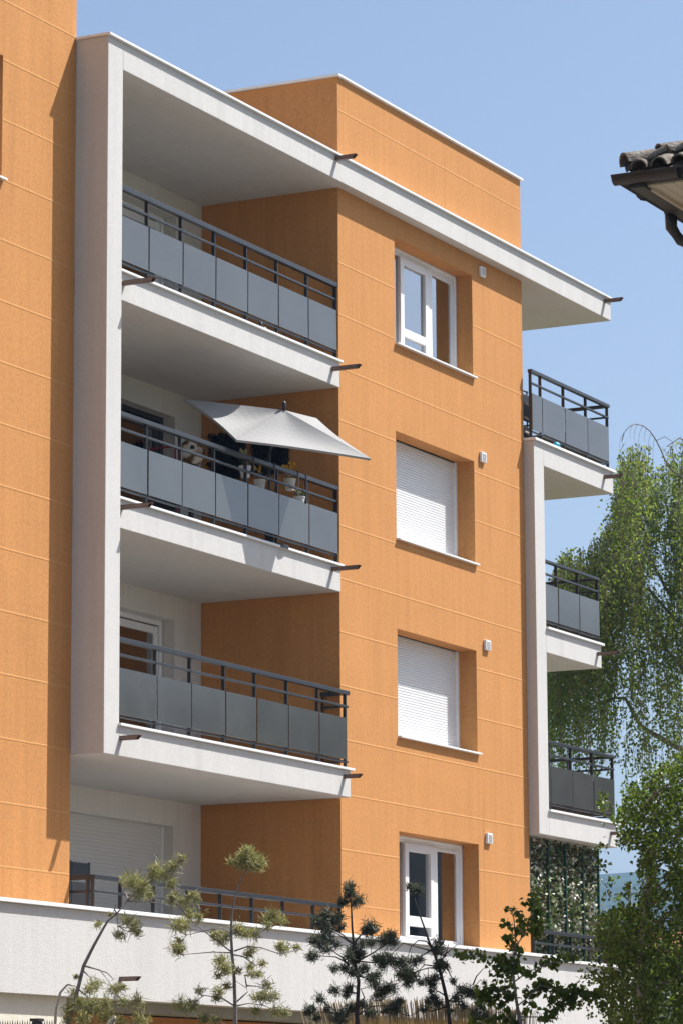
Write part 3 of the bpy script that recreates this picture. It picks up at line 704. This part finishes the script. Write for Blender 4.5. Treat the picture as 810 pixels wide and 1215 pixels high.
pine(27.4, (350, 1030), 5.786,
 [(425, 1070), (425, 960), (435, 780), (410, 650), (400, 520), (390, 400), (385, 260), (378, 190)],
 [[(395, 520), (330, 460), (280, 430), (240, 400)], [(380, 510), (290, 450), (180, 420)], [(400, 520), (440, 470), (470, 440), (510, 420)], [(370, 670), (320, 610), (260, 570), (200, 540)], [(360, 650), (280, 610), (130, 600)], [(410, 650), (520, 590), (600, 540), (650, 500)], [(420, 640), (560, 650), (620, 630)],
  [(430, 740), (500, 760), (560, 760)], [(430, 930), (475, 890), (450, 830), (540, 810)], [(420, 960), (300, 1000), (200, 920), (170, 900)], [(430, 1010), (520, 950), (640, 940), (700, 930)], [(425, 980), (350, 1000), (140, 985)], [(410, 640), (370, 720), (280, 690)], [(430, 860), (350, 850), (280, 840)]],
 [(370, 130, 42), (385, 180, 48), (340, 230, 42), (440, 220, 38), (410, 240, 38), (310, 240, 26), (360, 160, 40), (150, 360, 48), (220, 320, 52), (240, 370, 58), (200, 400, 52), (300, 340, 42), (320, 400, 32), (190, 350, 45), (130, 500, 48), (180, 530, 48), (230, 500, 48), (220, 560, 38), (130, 600, 48), (110, 620, 28), (200, 470, 42), (240, 430, 40),
  (510, 400, 56), (480, 440, 42), (540, 420, 38), (520, 430, 45), (640, 480, 60), (600, 500, 48), (670, 510, 42), (660, 470, 40), (520, 510, 42), (460, 520, 32), (400, 560, 52), (400, 630, 56), (450, 590, 42), (370, 600, 42), (420, 600, 45), (590, 630, 56), (640, 620, 48), (600, 670, 38), (560, 620, 38), (480, 690, 42), (440, 700, 38), (270, 690, 38), (340, 690, 38), (290, 530, 36),
  (400, 720, 48), (520, 760, 48), (560, 740, 42), (550, 800, 42), (600, 850, 56), (570, 880, 48), (630, 830, 38), (270, 840, 42), (370, 830, 46), (350, 870, 38), (170, 900, 42), (110, 970, 48), (90, 990, 32), (220, 970, 32), (280, 1020, 52), (340, 1000, 46), (150, 1030, 38), (380, 960, 42), (510, 1000, 42), (680, 970, 48), (620, 980, 38), (710, 920, 32), (310, 1050, 48), (470, 940, 38)],
 'bushy dark pine in front of the corner of the orange wall', 'darkbark', 'darkneedle', .017, 75)

pine(27.8, (460, 1030), 5.0625,
 [(370, 937), (355, 800), (320, 650), (280, 520), (245, 440), (215, 350), (175, 240), (155, 170)],
 [[(270, 490), (230, 440), (180, 435), (140, 470), (115, 540)], [(260, 490), (200, 530), (170, 560)], [(285, 590), (220, 580), (180, 620)], [(300, 600), (240, 600), (110, 640)], [(300, 560), (345, 530), (365, 450)], [(310, 580), (340, 520), (415, 460)], [(320, 640), (350, 590), (400, 700), (430, 720)], [(365, 800), (420, 750), (500, 730), (555, 670)], [(510, 700), (530, 650), (575, 600)], [(365, 800), (440, 800), (500, 860)], [(360, 830), (260, 860), (200, 850), (130, 890)], [(350, 770), (300, 740), (270, 760)], [(120, 540), (60, 560), (20, 570)], [(270, 500), (90, 450), (10, 530)]],
 [(150, 130, 32), (190, 130, 32), (125, 112, 22), (165, 110, 28), (300, 450, 42), (310, 500, 42), (280, 490, 32), (80, 560, 46), (50, 580, 38), (150, 560, 42), (190, 550, 32), (110, 640, 56), (150, 650, 46), (120, 690, 38), (70, 640, 38), (20, 560, 38), (100, 610, 40), (280, 660, 36), (240, 680, 42), (200, 690, 26), (270, 700, 32), (310, 570, 42), (340, 590, 36), (300, 600, 32), (390, 680, 26), (260, 740, 26),
  (250, 800, 36), (300, 820, 42), (280, 780, 36), (440, 740, 42), (480, 740, 42), (500, 760, 42), (540, 770, 42), (410, 790, 42), (450, 830, 32), (560, 830, 36), (530, 880, 46), (580, 890, 36), (370, 860, 26), (580, 690, 16), (15, 720, 46), (30, 840, 46), (70, 800, 26), (210, 850, 30)],
 'sparse dark pine with a thin arching crown in front of the terrace window', 'darkbark', 'darkneedle', .0165, 70)

def leaf_clusters(m, P, clusters, rnd, per, size, depth):
    for x, y, r in clusters:
        dz = rnd.uniform(-depth, depth)
        for _ in range(max(3, int(per*(r/35)**2))):
            m.leaf(P((x+rnd.gauss(0, .55)*r, y+rnd.gauss(0, .5)*r), dz+rnd.uniform(-.06, .06)), size*rnd.uniform(.75, 1.2), rnd, .9, .85)

# birch sapling
def sapling():
    rnd = random.Random(3); dist = 26.8; org = (540, 1060); scl = 4.5
    def P(q, dd=0.): return at(org[0]+q[0]/scl, org[1]+q[1]/scl, dist+dd)
    trunk = [P(q) for q in ((345, 698), (325, 580), (308, 450), (310, 350), (320, 250), (310, 130), (290, 80))]
    base = Vector((trunk[0].x+.1, trunk[0].y, GZ))
    t = thing('birch_sapling', base, 'slim birch sapling with dark heart shaped leaves before the orange wall', 'young tree')
    m = MB(); m.tube([base, base.lerp(trunk[0], .5)]+trunk, [.02, .017, .014, .012, .010, .008, .006, .004, .002], 8); m.build('trunk', 'bark', t, smooth=True)
    m = MB()
    for b in ([(315, 470), (370, 430), (450, 390), (520, 370), (620, 355)], [(310, 370), (200, 345), (100, 335), (0, 325)], [(320, 560), (250, 520), (130, 540)], [(330, 600), (380, 560), (450, 490), (560, 520), (680, 540), (780, 520)], [(335, 640), (260, 670), (110, 690)], [(340, 660), (470, 660), (560, 620)], [(310, 300), (370, 210), (410, 130), (420, 40)], [(315, 230), (270, 160)], [(318, 240), (360, 160)], [(310, 400), (240, 390), (200, 400)]):
        k = len(b); dd = rnd.uniform(-.25, .25)
        m.tube([P(q, dd*i/(k-1)) for i, q in enumerate(b)], [.006*(1-.7*i/(k-1)) for i in range(k)], 5)
    m.build('branch', 'bark', t, smooth=True)
    f = MB()
    leaf_clusters(f, P, [(290, 85, 25), (325, 110, 25), (265, 160, 28), (345, 150, 28), (380, 165, 25), (320, 195, 33), (275, 245, 30), (360, 210, 28), (325, 300, 38), (310, 280, 28), (20, 330, 25), (70, 330, 35), (130, 330, 30), (40, 350, 20), (220, 380, 45), (260, 370, 50), (310, 395, 45), (340, 410, 25), (230, 420, 35), (290, 430, 35), (380, 430, 28), (430, 400, 28), (470, 375, 33), (520, 370, 38), (560, 345, 28), (620, 350, 30), (410, 440, 18),
        (150, 530, 40), (200, 520, 45), (260, 510, 45), (290, 550, 38), (190, 580, 38), (240, 590, 38), (130, 560, 33), (280, 630, 18), (390, 540, 33), (440, 510, 45), (480, 490, 40), (540, 520, 40), (580, 540, 45), (620, 550, 45), (660, 530, 40), (700, 560, 33), (640, 500, 28), (520, 560, 38), (400, 590, 33), (380, 630, 23), (480, 660, 38), (530, 640, 33), (560, 600, 33), (620, 590, 28), (740, 560, 38), (770, 530, 33), (790, 600, 33), (260, 670, 38), (200, 690, 38), (110, 690, 38), (310, 690, 38),
        (400, 60, 33), (430, 100, 33), (410, 140, 28), (440, 210, 33), (420, 30, 30), (430, 160, 30), (400, 200, 25)], rnd, 30, .046, .15)
    f.build('foliage', 'sapling', t)
sapling()

# dense young birch at the lower right
def young_birch():
    rnd = random.Random(11); dist = 37.0
    def P(q, dd=0.): return at(q[0], q[1], dist+dd)
    b0 = P((757, 1215)); base = Vector((b0.x, b0.y, GZ))
    t = thing('birch_tree', base, 'dense dark green young birch filling the lower right corner', 'tree')
    m = MB(); tr = [base, b0, P((758, 1180)), P((760, 1120)), P((768, 1040)), P((780, 960)), P((790, 905))]
    m.tube(tr, [.05, .042, .036, .03, .022, .014, .005], 8); m.build('trunk', 'palebark', t, smooth=True)
    m = MB(); ends = []
    for k in range(46):
        y0 = rnd.uniform(930, 1200); a = P((762+rnd.uniform(-3, 3), y0)); side = rnd.choice((-1, 1, 1)) if y0 > 1100 else 1
        L = rnd.uniform(.25, .62)*(1.15 if y0 > 1000 else .8)
        d = rnd.uniform(-.7, .7)
        e = a + RT*side*L + FW*d + Vector((0, 0, rnd.uniform(.02, .3)))
        md = a.lerp(e, .5) + Vector((0, 0, .08)); tip = e + RT*side*.12 - Vector((0, 0, rnd.uniform(.08, .25)))
        m.tube([a, md, e, tip], [.012, .008, .005, .002], 5)
    m.build('branch', 'bark', t, smooth=True)
    f = MB()
    def gap(x, y):   # the outline, with the opening that shows sky and hill
        B_ = [(880, 812), (897, 800), (912, 770), (930, 740), (960, 733), (1003, 729), (1012, 752), (1070, 756), (1083, 718), (1105, 700), (1140, 714), (1160, 706), (1240, 716)]
        for (a, xa), (b, xb) in zip(B_[:-1], B_[1:]):
            if a <= y <= b: return x < xa+(xb-xa)*(y-a)/(b-a)+5
        return False
    cl = []
    for _ in range(3200):
        y = rnd.uniform(885, 1240); x = rnd.uniform(700, 900)
        dens = mnoise.noise(Vector((x*.035, y*.035, 4)))
        if gap(x, y) or (dens < -.46 and y < 1090): continue
        cl.append((x, y))
    for x, y in ((712, 945), (716, 952), (722, 962), (726, 975), (712, 1008), (716, 1025), (720, 1045), (722, 1065), (716, 1090), (707, 1120), (742, 1085), (702, 1152), (692, 1160), (710, 1160), (688, 1178), (700, 1195), (712, 1180), (680, 1190), (745, 1060), (738, 1075)):
        cl += [(x+rnd.gauss(0, 3), y+rnd.gauss(0, 3)) for _ in range(2)]
    for x, y in cl:
        dd = rnd.uniform(-.9, .9)
        for _ in range(rnd.randint(9, 16)):
            f.leaf(P((x+rnd.gauss(0, 4), y+rnd.gauss(0, 4)), dd+rnd.gauss(0, .06)), rnd.uniform(.036, .056), rnd, .6, .8)
    f.build('foliage', 'midleaf', t)
young_birch()

# big weeping birch beyond the right balconies
def weeping_birch():
    rnd = random.Random(23); dist = 63.0
    def P(q, dd=0.): return at(q[0], q[1], dist+dd)
    b0 = P((890, 1215)); base = Vector((b0.x, b0.y, GZ))
    t = thing('weeping_birch', base, 'tall weeping birch with hanging strands of leaves behind the right balconies', 'tree')
    m = MB(); m.tube([base, P((886, 1100)), P((882, 950)), P((878, 800)), P((868, 680)), P((852, 580)), P((835, 520))], [.26, .22, .19, .16, .12, .08, .04], 10)
    m.build('trunk', 'palebark', t, smooth=True)
    lm = MB()
    limbs = [[(880, 905), (835, 897), (805, 888), (780, 874), (760, 862), (750, 845), (741, 828), (728, 828), (700, 842), (675, 850)], [(876, 790), (840, 760), (800, 735), (770, 700), (740, 690), (700, 700), (670, 700)], [(868, 700), (825, 720), (790, 700), (770, 660), (735, 635), (705, 640)],
             [(850, 590), (825, 575), (806, 566), (795, 556), (788, 545), (783, 533), (777, 521), (770, 511), (762, 505), (753, 503), (746, 506), (740, 513), (737, 524)], [(852, 600), (820, 600), (780, 600), (750, 610)], [(835, 530), (805, 520), (790, 530)], [(880, 850), (850, 820), (815, 800), (790, 770), (775, 720)], [(872, 720), (910, 690), (950, 680)], [(878, 800), (920, 780), (960, 760)]]
    for b in limbs:
        k = len(b); dd = rnd.uniform(-1.2, 1.2)
        big = .06 if b[0][1] > 840 and b[0][0] > 870 else (.012 if b[0][1] < 610 else .04)
        lm.tube([P(q, dd*i/(k-1)) for i, q in enumerate(b)], [big*(1-.85*i/(k-1))+.004 for i in range(k)], 7)
    lm.build('limb', 'bark', t, smooth=True)
    tw = MB(); f = MB()
    for k, (ax, ay) in enumerate([(740, 513), (744, 508), (750, 504), (756, 503), (762, 505), (767, 508), (772, 514), (776, 520)]):   # bare arching top
        a = P((ax, ay)); L = rnd.uniform(.22, .5); o_ = RT*rnd.uniform(-.10, -.03)
        tw.tube([a, a+o_*.7+Vector((0, 0, -L*.25)), a+o_*1.1+Vector((0, 0, -L*.6)), a+o_+Vector((0, 0, -L))], [.005, .004, .003, .002], 4)
    for q in ([(778, 523), (788, 518), (797, 524), (803, 536)], [(740, 526), (735, 536), (733, 548)]):
        tw.tube([P(a) for a in q], [.007, .006, .005, .003], 4)
    top = [(640, 735), (652, 690), (665, 655), (690, 650), (712, 632), (724, 600), (732, 560), (740, 525), (760, 520), (790, 530), (820, 515), (860, 490), (920, 520), (980, 640)]
    def ytop(x):
        for (a, ya), (b, yb) in zip(top[:-1], top[1:]):
            if a <= x <= b: return ya+(yb-ya)*(x-a)/(b-a)
        return 700
    n = 0
    for _ in range(4400):
        x = rnd.uniform(640, 930); dd = rnd.uniform(-2.4, 2.4); yt = ytop(x)
        y0 = yt + abs(rnd.gauss(0, 1))*(135 if x < 735 else 165)
        if y0 > (900 if x > 730 else 865): continue
        if mnoise.noise(Vector((x*.03, y0*.022, dd*.25))) < -.12 and x > 715: continue
        if y0 > 740 and x < 740 and rnd.random() < .5: continue
        L = rnd.uniform(30, 125)
        if y0 < 640: L = rnd.uniform(18, 70)
        if y0 + L > 975: L = max(10, 975-y0)
        if y0 + L > 850 and rnd.random() < .12: continue
        p = P((x, y0), dd); sway = Vector((rnd.gauss(0, .05), rnd.gauss(0, .05), 0)); Lm = L*dist/FPX
        arc = (RT*rnd.choice((-1, 1)))*rnd.uniform(.02, .08)
        pts = [p - arc + Vector((0, 0, -.08)), p] + [p + sway*(i/4)**2*2 + Vector((rnd.gauss(0, .012), rnd.gauss(0, .012), -Lm*i/4)) for i in (1, 2, 3, 4)]
        tw.tube(pts, [.006, .006, .005, .004, .003, .002], 3, False)
        cnt = int(L*.42)+3
        for i in range(cnt):
            u = rnd.uniform(.0, 1); j = min(3, int(u*4)); q = pts[1+j].lerp(pts[2+j], u*4-j)
            sp = .05 if y0 > 640 else .065
            f.leaf(q+Vector((rnd.gauss(0, sp), rnd.gauss(0, sp), rnd.gauss(0, sp))), rnd.uniform(.05, .078), rnd, 1.2, .75); n += 1
    tw.build('twig', 'twig', t); f.build('foliage', 'birch', t)
    return n
weeping_birch()

# sunlit shrubs and trees farther back
def blob_tree(name, px, dist, ytop, hw, mat_, label, cat, seed, nl, size, group=None):
    rnd = random.Random(seed); b0 = at(px, 1215, dist); base = Vector((b0.x, b0.y, GZ))
    t = thing(name, base, label, cat, group)
    zt = at(px, ytop, dist).z; s = dist/FPX; H_ = zt-GZ
    m = MB(); m.tube([base, base+Vector((.1, 0, H_*.4)), base+Vector((0, .1, H_*.85))], [.16, .12, .03], 8)
    br = []
    for k in range(14):
        a = rnd.uniform(0, 6.28); z = rnd.uniform(.25, .8)*H_; L = hw*s*rnd.uniform(.4, .8)
        a0 = base+Vector((0, 0, z)); e = a0+Vector((math.cos(a)*L, math.sin(a)*L, L*.5)); br.append(e)
        m.tube([a0, a0.lerp(e, .5)+Vector((0, 0, .1)), e], [.05, .03, .01], 5)
    m.build('trunk', 'darkbark', t, smooth=True)
    f = MB(); cl = []
    for _ in range(70):
        a = rnd.uniform(0, 6.28); u = rnd.uniform(.08, 1); w = hw*s*math.sqrt(max(0, 1-(2*u-1)**2*.8))*rnd.uniform(.5, 1.0)
        cl.append(base+Vector((math.cos(a)*w, math.sin(a)*w, H_*(.1+.88*u))))
    for _ in range(nl):
        c = rnd.choice(cl); f.leaf(c+Vector((rnd.gauss(0, 1), rnd.gauss(0, 1), rnd.gauss(0, .8)))*hw*s*.17, size*rnd.uniform(.7, 1.3), rnd, .3, .8)
    f.build('foliage', mat_, t)
blob_tree('shrub', 716, 78, 1082, 36, 'shrub', 'bright yellow green shrub right of the ivy screen', 'shrub', 1, 2600, .12, 'sunlit shrubs beyond the lower right foliage')
blob_tree('shrub', 765, 84, 1072, 44, 'shrub', 'sunlit shrub glimpsed through the middle of the dark birch', 'shrub', 2, 3000, .12, 'sunlit shrubs beyond the lower right foliage')
blob_tree('shrub', 815, 80, 1090, 44, 'shrub', 'sunlit shrub behind the dark birch at the right edge', 'shrub', 3, 3000, .12, 'sunlit shrubs beyond the lower right foliage')

# ------------------------------------------------------------------ neighbour's house: only an eave corner shows
def neighbour():
    c0 = at(737, 210, 26.0); x0, y0, ze = c0.x, c0.y, c0.z
    X1, Y1 = x0+8.0, y0-8.0; pit = math.tan(rad(25)); s = .50
    t = thing('neighbour_house', ((x0+X1)/2, (y0+Y1)/2, GZ), 'house corner with weathered roof tiles and dark gutter at the right edge', 'house')
    m = MB(); m.box(x0+s, X1-s, Y1+s, y0-s, GZ, ze-.1); m.build('wall', 'cream', t)
    for yy in (y0-2.2, y0-5.2):
        m = MB(); m.box(x0+s-.03, x0+s-.002, yy-.6, yy+.6, ze-2.6, ze-1.1); w_ = m.build('window', 'pvc', t)
        for q in (-.29, .29):
            m = MB(); m.box(x0+s-.036, x0+s-.031, yy+q-.24, yy+q+.24, ze-2.5, ze-1.2); m.build('pane', 'glass', w_)
    m = MB(); m.box(x0+.1, X1-.1, Y1+.1, y0-.16, ze-.068, ze-.048); m.build('soffit', 'eave', t)
    m = MB(); m.box(x0+.04, X1-.04, y0-.159, y0-.05, ze-.084, ze); m.box(x0+.04, x0+.099, Y1+.1, y0-.16, ze-.055, ze); m.build('fascia', 'gutter', t)
    m = MB(); m.box(x0+.16, X1-.1, y0-.185, y0-.162, ze-.09, ze-.069); m.build('trim', 'eave', t)
    # roof: pyramid body and a tile course of half pipes along each visible slope
    cx, cy = (x0+X1)/2, (y0+Y1)/2; zr = ze+.03+pit*(y0-Y1)/2; o = .04
    m = MB()
    a, b, c, d = (x0+o, y0-o, ze+.03), (X1-o, y0-o, ze+.03), (X1-o, Y1+o, ze+.03), (x0+o, Y1+o, ze+.03); hx = (y0-Y1)/2
    e, f = (x0+hx, cy, zr), (X1-hx, cy, zr)
    m.face(a, b, f, e); m.face(b, c, f); m.face(c, d, e, f); m.face(d, a, e); m.face(a, d, c, b)
    rf = m.build('roof', 'oldtile', t)
    m = MB()
    def half(p, q, r0, r1, lift):
        p, q = Vector(p), Vector(q); d = (q-p).normalized(); w = d.cross(Vector((0, 0, 1))).normalized(); u = w.cross(d)
        vs = []; N = 8
        for P0, r in ((p, r0), (q, r1)):
            for k in range(N+1): th = math.pi*k/N; vs.append(P0 + w*math.cos(th)*r + u*(math.sin(th)*r+lift))
        for P0, r in ((p, r0*.8), (q, r1*.8)):
            for k in range(N+1): th = math.pi*k/N; vs.append(P0 + w*math.cos(th)*r + u*(math.sin(th)*r+lift))
        n1 = N+1; fs = [(k, k+1, n1+k+1, n1+k) for k in range(N)] + [(2*n1+k, 3*n1+k, 3*n1+k+1, 2*n1+k+1) for k in range(N)] + [(k, 2*n1+k, 2*n1+k+1, k+1) for k in range(N)]
        m.idx(vs, fs)
    n = int((X1-x0)/.16)
    for k in range(n):                      # tiles at the back slope eave (+y side) and left slope eave (-x side), first three courses
        x = x0+.13+k*.16
        for j in range(3):
            yy = y0-.01-j*.27
            if x-x0 > (y0-yy)*.98 : half((x, yy, ze+.028+(y0-yy)*pit+.02), (x, yy-.32, ze+.028+(y0-yy+.32)*pit), .068, .06, 0)
        y = y0-.13-k*.16
        if y > Y1+.2:
            for j in range(3):
                xx = x0+.01+j*.27
                if y0-y > (xx-x0)*.98: half((xx, y, ze+.028+(xx-x0)*pit+.02), (xx+.32, y, ze+.028+(xx-x0+.32)*pit), .068, .06, 0)
    m.tube([Vector((x0+.16, y0-.16, ze+.06+.16*pit)), Vector((x0+2, y0-2, ze+.05+2*pit)), Vector((x0+hx, y0-hx, ze+.05+hx*pit))], .06, 6)
    L = 19; st = .285
    for k in range(L):                      # hip tiles climbing from the corner
        p = Vector((x0+.02+k*st*.7, y0-.02-k*st*.7, ze+.072+(.02+k*st*.7)*pit)); q = p+Vector((.35*.7, -.35*.7, .35*.7*pit-.028))
        half(p, q, .09, .074, .016)
    m.build('roof_tile', 'oldtile', rf)
    # gutters: half round with a bead
    g = MB(); N = 8; r = .06
    def gut(p, q, w):
        p, q, w = Vector(p), Vector(q), Vector(w); vs = []
        for P0 in (p, q):
            for rr in (r, r-.006):
                for k in range(N+1): th = math.pi*k/N; vs.append(P0 + w*math.cos(th)*rr - Vector((0, 0, math.sin(th)*rr)))
        n1 = N+1
        fs = [(k, k+1, 2*n1+k+1, 2*n1+k) for k in range(N)] + [(n1+k, 3*n1+k, 3*n1+k+1, n1+k+1) for k in range(N)] + [(k, n1+k, n1+k+1, k+1) for k in range(N)] + [(2*n1+k, 2*n1+k+1, 3*n1+k+1, 3*n1+k) for k in range(N)]
        g.idx(vs, fs); g.tube([p+w*r, q+w*r], .011, 6)
    gut((x0-.0, y0+.0, ze), (X1, y0+.0, ze), (0, 1, 0)); gut((x0, y0+.06, ze), (x0, Y1, ze), (-1, 0, 0))
    for k in range(12):
        for p, w in ((Vector((x0+.45+k*.55, y0, ze)), Vector((0, 1, 0))), (Vector((x0, y0-.45-k*.55, ze)), Vector((-1, 0, 0)))):
            g.tube([p + w*math.cos(math.pi*i/6)*.066 - Vector((0, 0, math.sin(math.pi*i/6)*.066)) for i in range(7)], .011, 5)
    g.build('gutter', 'gutter', t, smooth=True)
    g = MB(); xx = x0+.97; g.tube([(xx, y0, ze-.05), (xx, y0, ze-.16), (xx+.02, y0-.06, ze-.26), (xx+.05, y0-.32, ze-.4), (xx+.06, y0-.42, ze-.5), (xx+.06, y0-.44, GZ+.02)], [.05, .046, .042, .038, .038, .038], 12)
    g.build('downpipe', 'gutter', t, smooth=True)
neighbour()

# ------------------------------------------------------------------ foot of the picture
def reeds():
    rnd = random.Random(5); d = 40.0
    a = at(418, 1215, d); base = Vector((a.x, a.y, GZ))
    t = thing('reed_screen', base, 'straw coloured reed screen behind the dark pines', 'reed screen')
    m = MB()
    for k in range(620):
        u = rnd.uniform(0, 1); px = 420+u*196
        ytop = 1186 + 14*abs(u-.38)**1.3*2.0 + rnd.gauss(0, 2.5) + (6 if u < .08 else 0)
        lean = (u-.8)*60 + rnd.gauss(0, 9)
        p1 = at(px+lean, ytop, d+rnd.uniform(-.03, .03)); p0 = at(px-lean*.3, 1300, d); p0.z = GZ+rnd.uniform(0, .05)
        m.tube([p0, p0.lerp(p1, .6), p1], [.0085, .0075, .005], 4)
    m.build('reed', 'straw', t)
    m = MB()
    for zz in (-1.0, -1.6, -2.3): a_, b_ = at(424, 1215, d-.05), at(612, 1215, d-.05); m.tube([(a_.x, a_.y, zz), (b_.x, b_.y, zz)], .003, 4)
    m.build('wire', 'metal', t)
    g = thing('dry_grass', at(470, 1215, 39.0), 'golden dry grass clumps below the reed screen', 'grass'); g.location.z = GZ; g['_w'] = tuple(g.location)
    m = MB()
    for k in range(1500):
        px = rnd.uniform(395, 590); p0 = at(px, 1300, 39.2+rnd.uniform(-.4, .4)); p0.z = GZ
        p1 = at(px+rnd.gauss(0, 9), 1204+abs(rnd.gauss(0, 7)), 39.2+rnd.uniform(-.4, .4))
        e = RT*.006; m.idx([p0-e, p0+e, p0.lerp(p1, .6)+e, p1, p0.lerp(p1, .6)-e], [(0, 1, 2, 3, 4)])
    m.build('blade', 'drygrass', g)
reeds()
def pickets():
    d = 30.5; a = at(-40, 1215, d); b = at(62, 1217, d)
    t = thing('picket_fence', Vector((a.x, a.y, GZ)), 'dark metal fence tops along the bottom left edge', 'fence')
    n = 36
    for k in range(n):
        p = a.lerp(b, k/(n-1)); z = at(0, 1210, d).z - (0 if k % 2 else .006)
        m = MB(); m.tube([(p.x, p.y, GZ+.02), (p.x, p.y, z-.03), (p.x, p.y, z)], [.0055, .0055, .001], 6); m.build('picket', 'black', t)
    m = MB(); m.tube([(a.x, a.y, GZ+2.0), (b.x, b.y, GZ+2.0)], .012, 6); m.tube([(a.x, a.y, GZ+.3), (b.x, b.y, GZ+.3)], .012, 6); m.build('rail', 'black', t)
    p = at(44, 1212, d-.05); m = MB(); m.box(p.x-.03, p.x+.03, p.y-.03, p.y+.03, GZ, p.z); m.build('post', 'black', t)
    m = MB(); m.box(p.x-.045, p.x+.045, p.y-.045, p.y+.045, p.z+.001, p.z+.025); m.build('post_cap', 'black', t)
pickets()
p1 = at(137, 1206, 27.2); p0 = at(124, 1225, 27.2); q = Vector((p0.x-.05, p0.y, GZ))
m = MB(); m.tube([q, p0, p1], [.032, .03, .028], 10); tag(m.build('wooden_stake', 'stake', smooth=True), 'pale wooden stake tilted at the foot of the left pine', 'stake')
p = at(728, 1196, 39)
m = MB(); m.lathe((p.x, p.y, GZ), [(.07, 0), (.07, p.z-GZ-.05), (.062, p.z-GZ-.015), (.04, p.z-GZ)], 14); tag(m.build('bollard', plain('weathered_concrete', (.22, .20, .17), .9, 0, .3, 9)), 'weathered grey round topped post in front of the white podium', 'post')

# far things seen through the leaves
def red_house():
    p = at(790, 1160, 105); x, y = p.x, p.y; ze = at(785, 1148, 105).z; t = thing('red_roofed_house', (x, y, GZ), 'small house with a red roof far behind the dark birch', 'house')
    m = MB(); m.box(x-3, x+3, y-2.5, y+2.5, GZ, ze); m.build('wall', 'cream', t)
    m = MB(); m.prism([(y-2.9, ze+.002), (y+2.9, ze+.002), (y, ze+1.1)], 'x', x-3.3, x+3.3); r = m.build('roof', 'redtile', t)
    m = MB(); m.box(x-.3, x+.3, y-1.6, y-1.1, ze+.2, ze+1.2); m.build('chimney', 'redtile', r)
red_house()
p = at(747, 1075, 170); zt = at(747, 1048, 170).z
t = thing('utility_pole', (p.x, p.y, GZ), 'slender pale utility pole in the gap below the lowest right balcony', 'pole')
m = MB(); m.tube([(p.x, p.y, GZ), (p.x, p.y, zt)], [.14, .09], 8); m.build('shaft', 'palebark', t)
m = MB(); a = Vector((p.x, p.y, zt-.5)); m.box(p.x-.05, p.x+.05, p.y-.8, p.y+.8, zt-.55, zt-.45); m.build('crossarm', 'palebark', t)

# block of flats on the other side of the road: what the glazing mirrors
def opposite():
    x, y = 62, -34; t = thing('opposite_building', (x, y, GZ), 'grey block of flats across the road mirrored in the glass panels', 'building')
    MT['greywall'] = plain('grey_wall', (.20, .185, .165), .9, 0, .1, .5, .2)
    m = MB(); m.box(x-8, x+14, y-34, y+24, GZ, 12.4); m.build('wall', 'greywall', t)
    m = MB(); m.box(x-8.4, x+14.4, y-34.4, y+24.4, 12.402, 12.7); m.build('roof', 'oldtile', t)
    for i in range(13):
        for j in range(5):
            m = MB(); m.box(x-8.03, x-8.002, y-32+i*4, y-30.4+i*4, -1.2+j*2.7, .3+j*2.7); m.build('window', 'metal', t)
opposite()
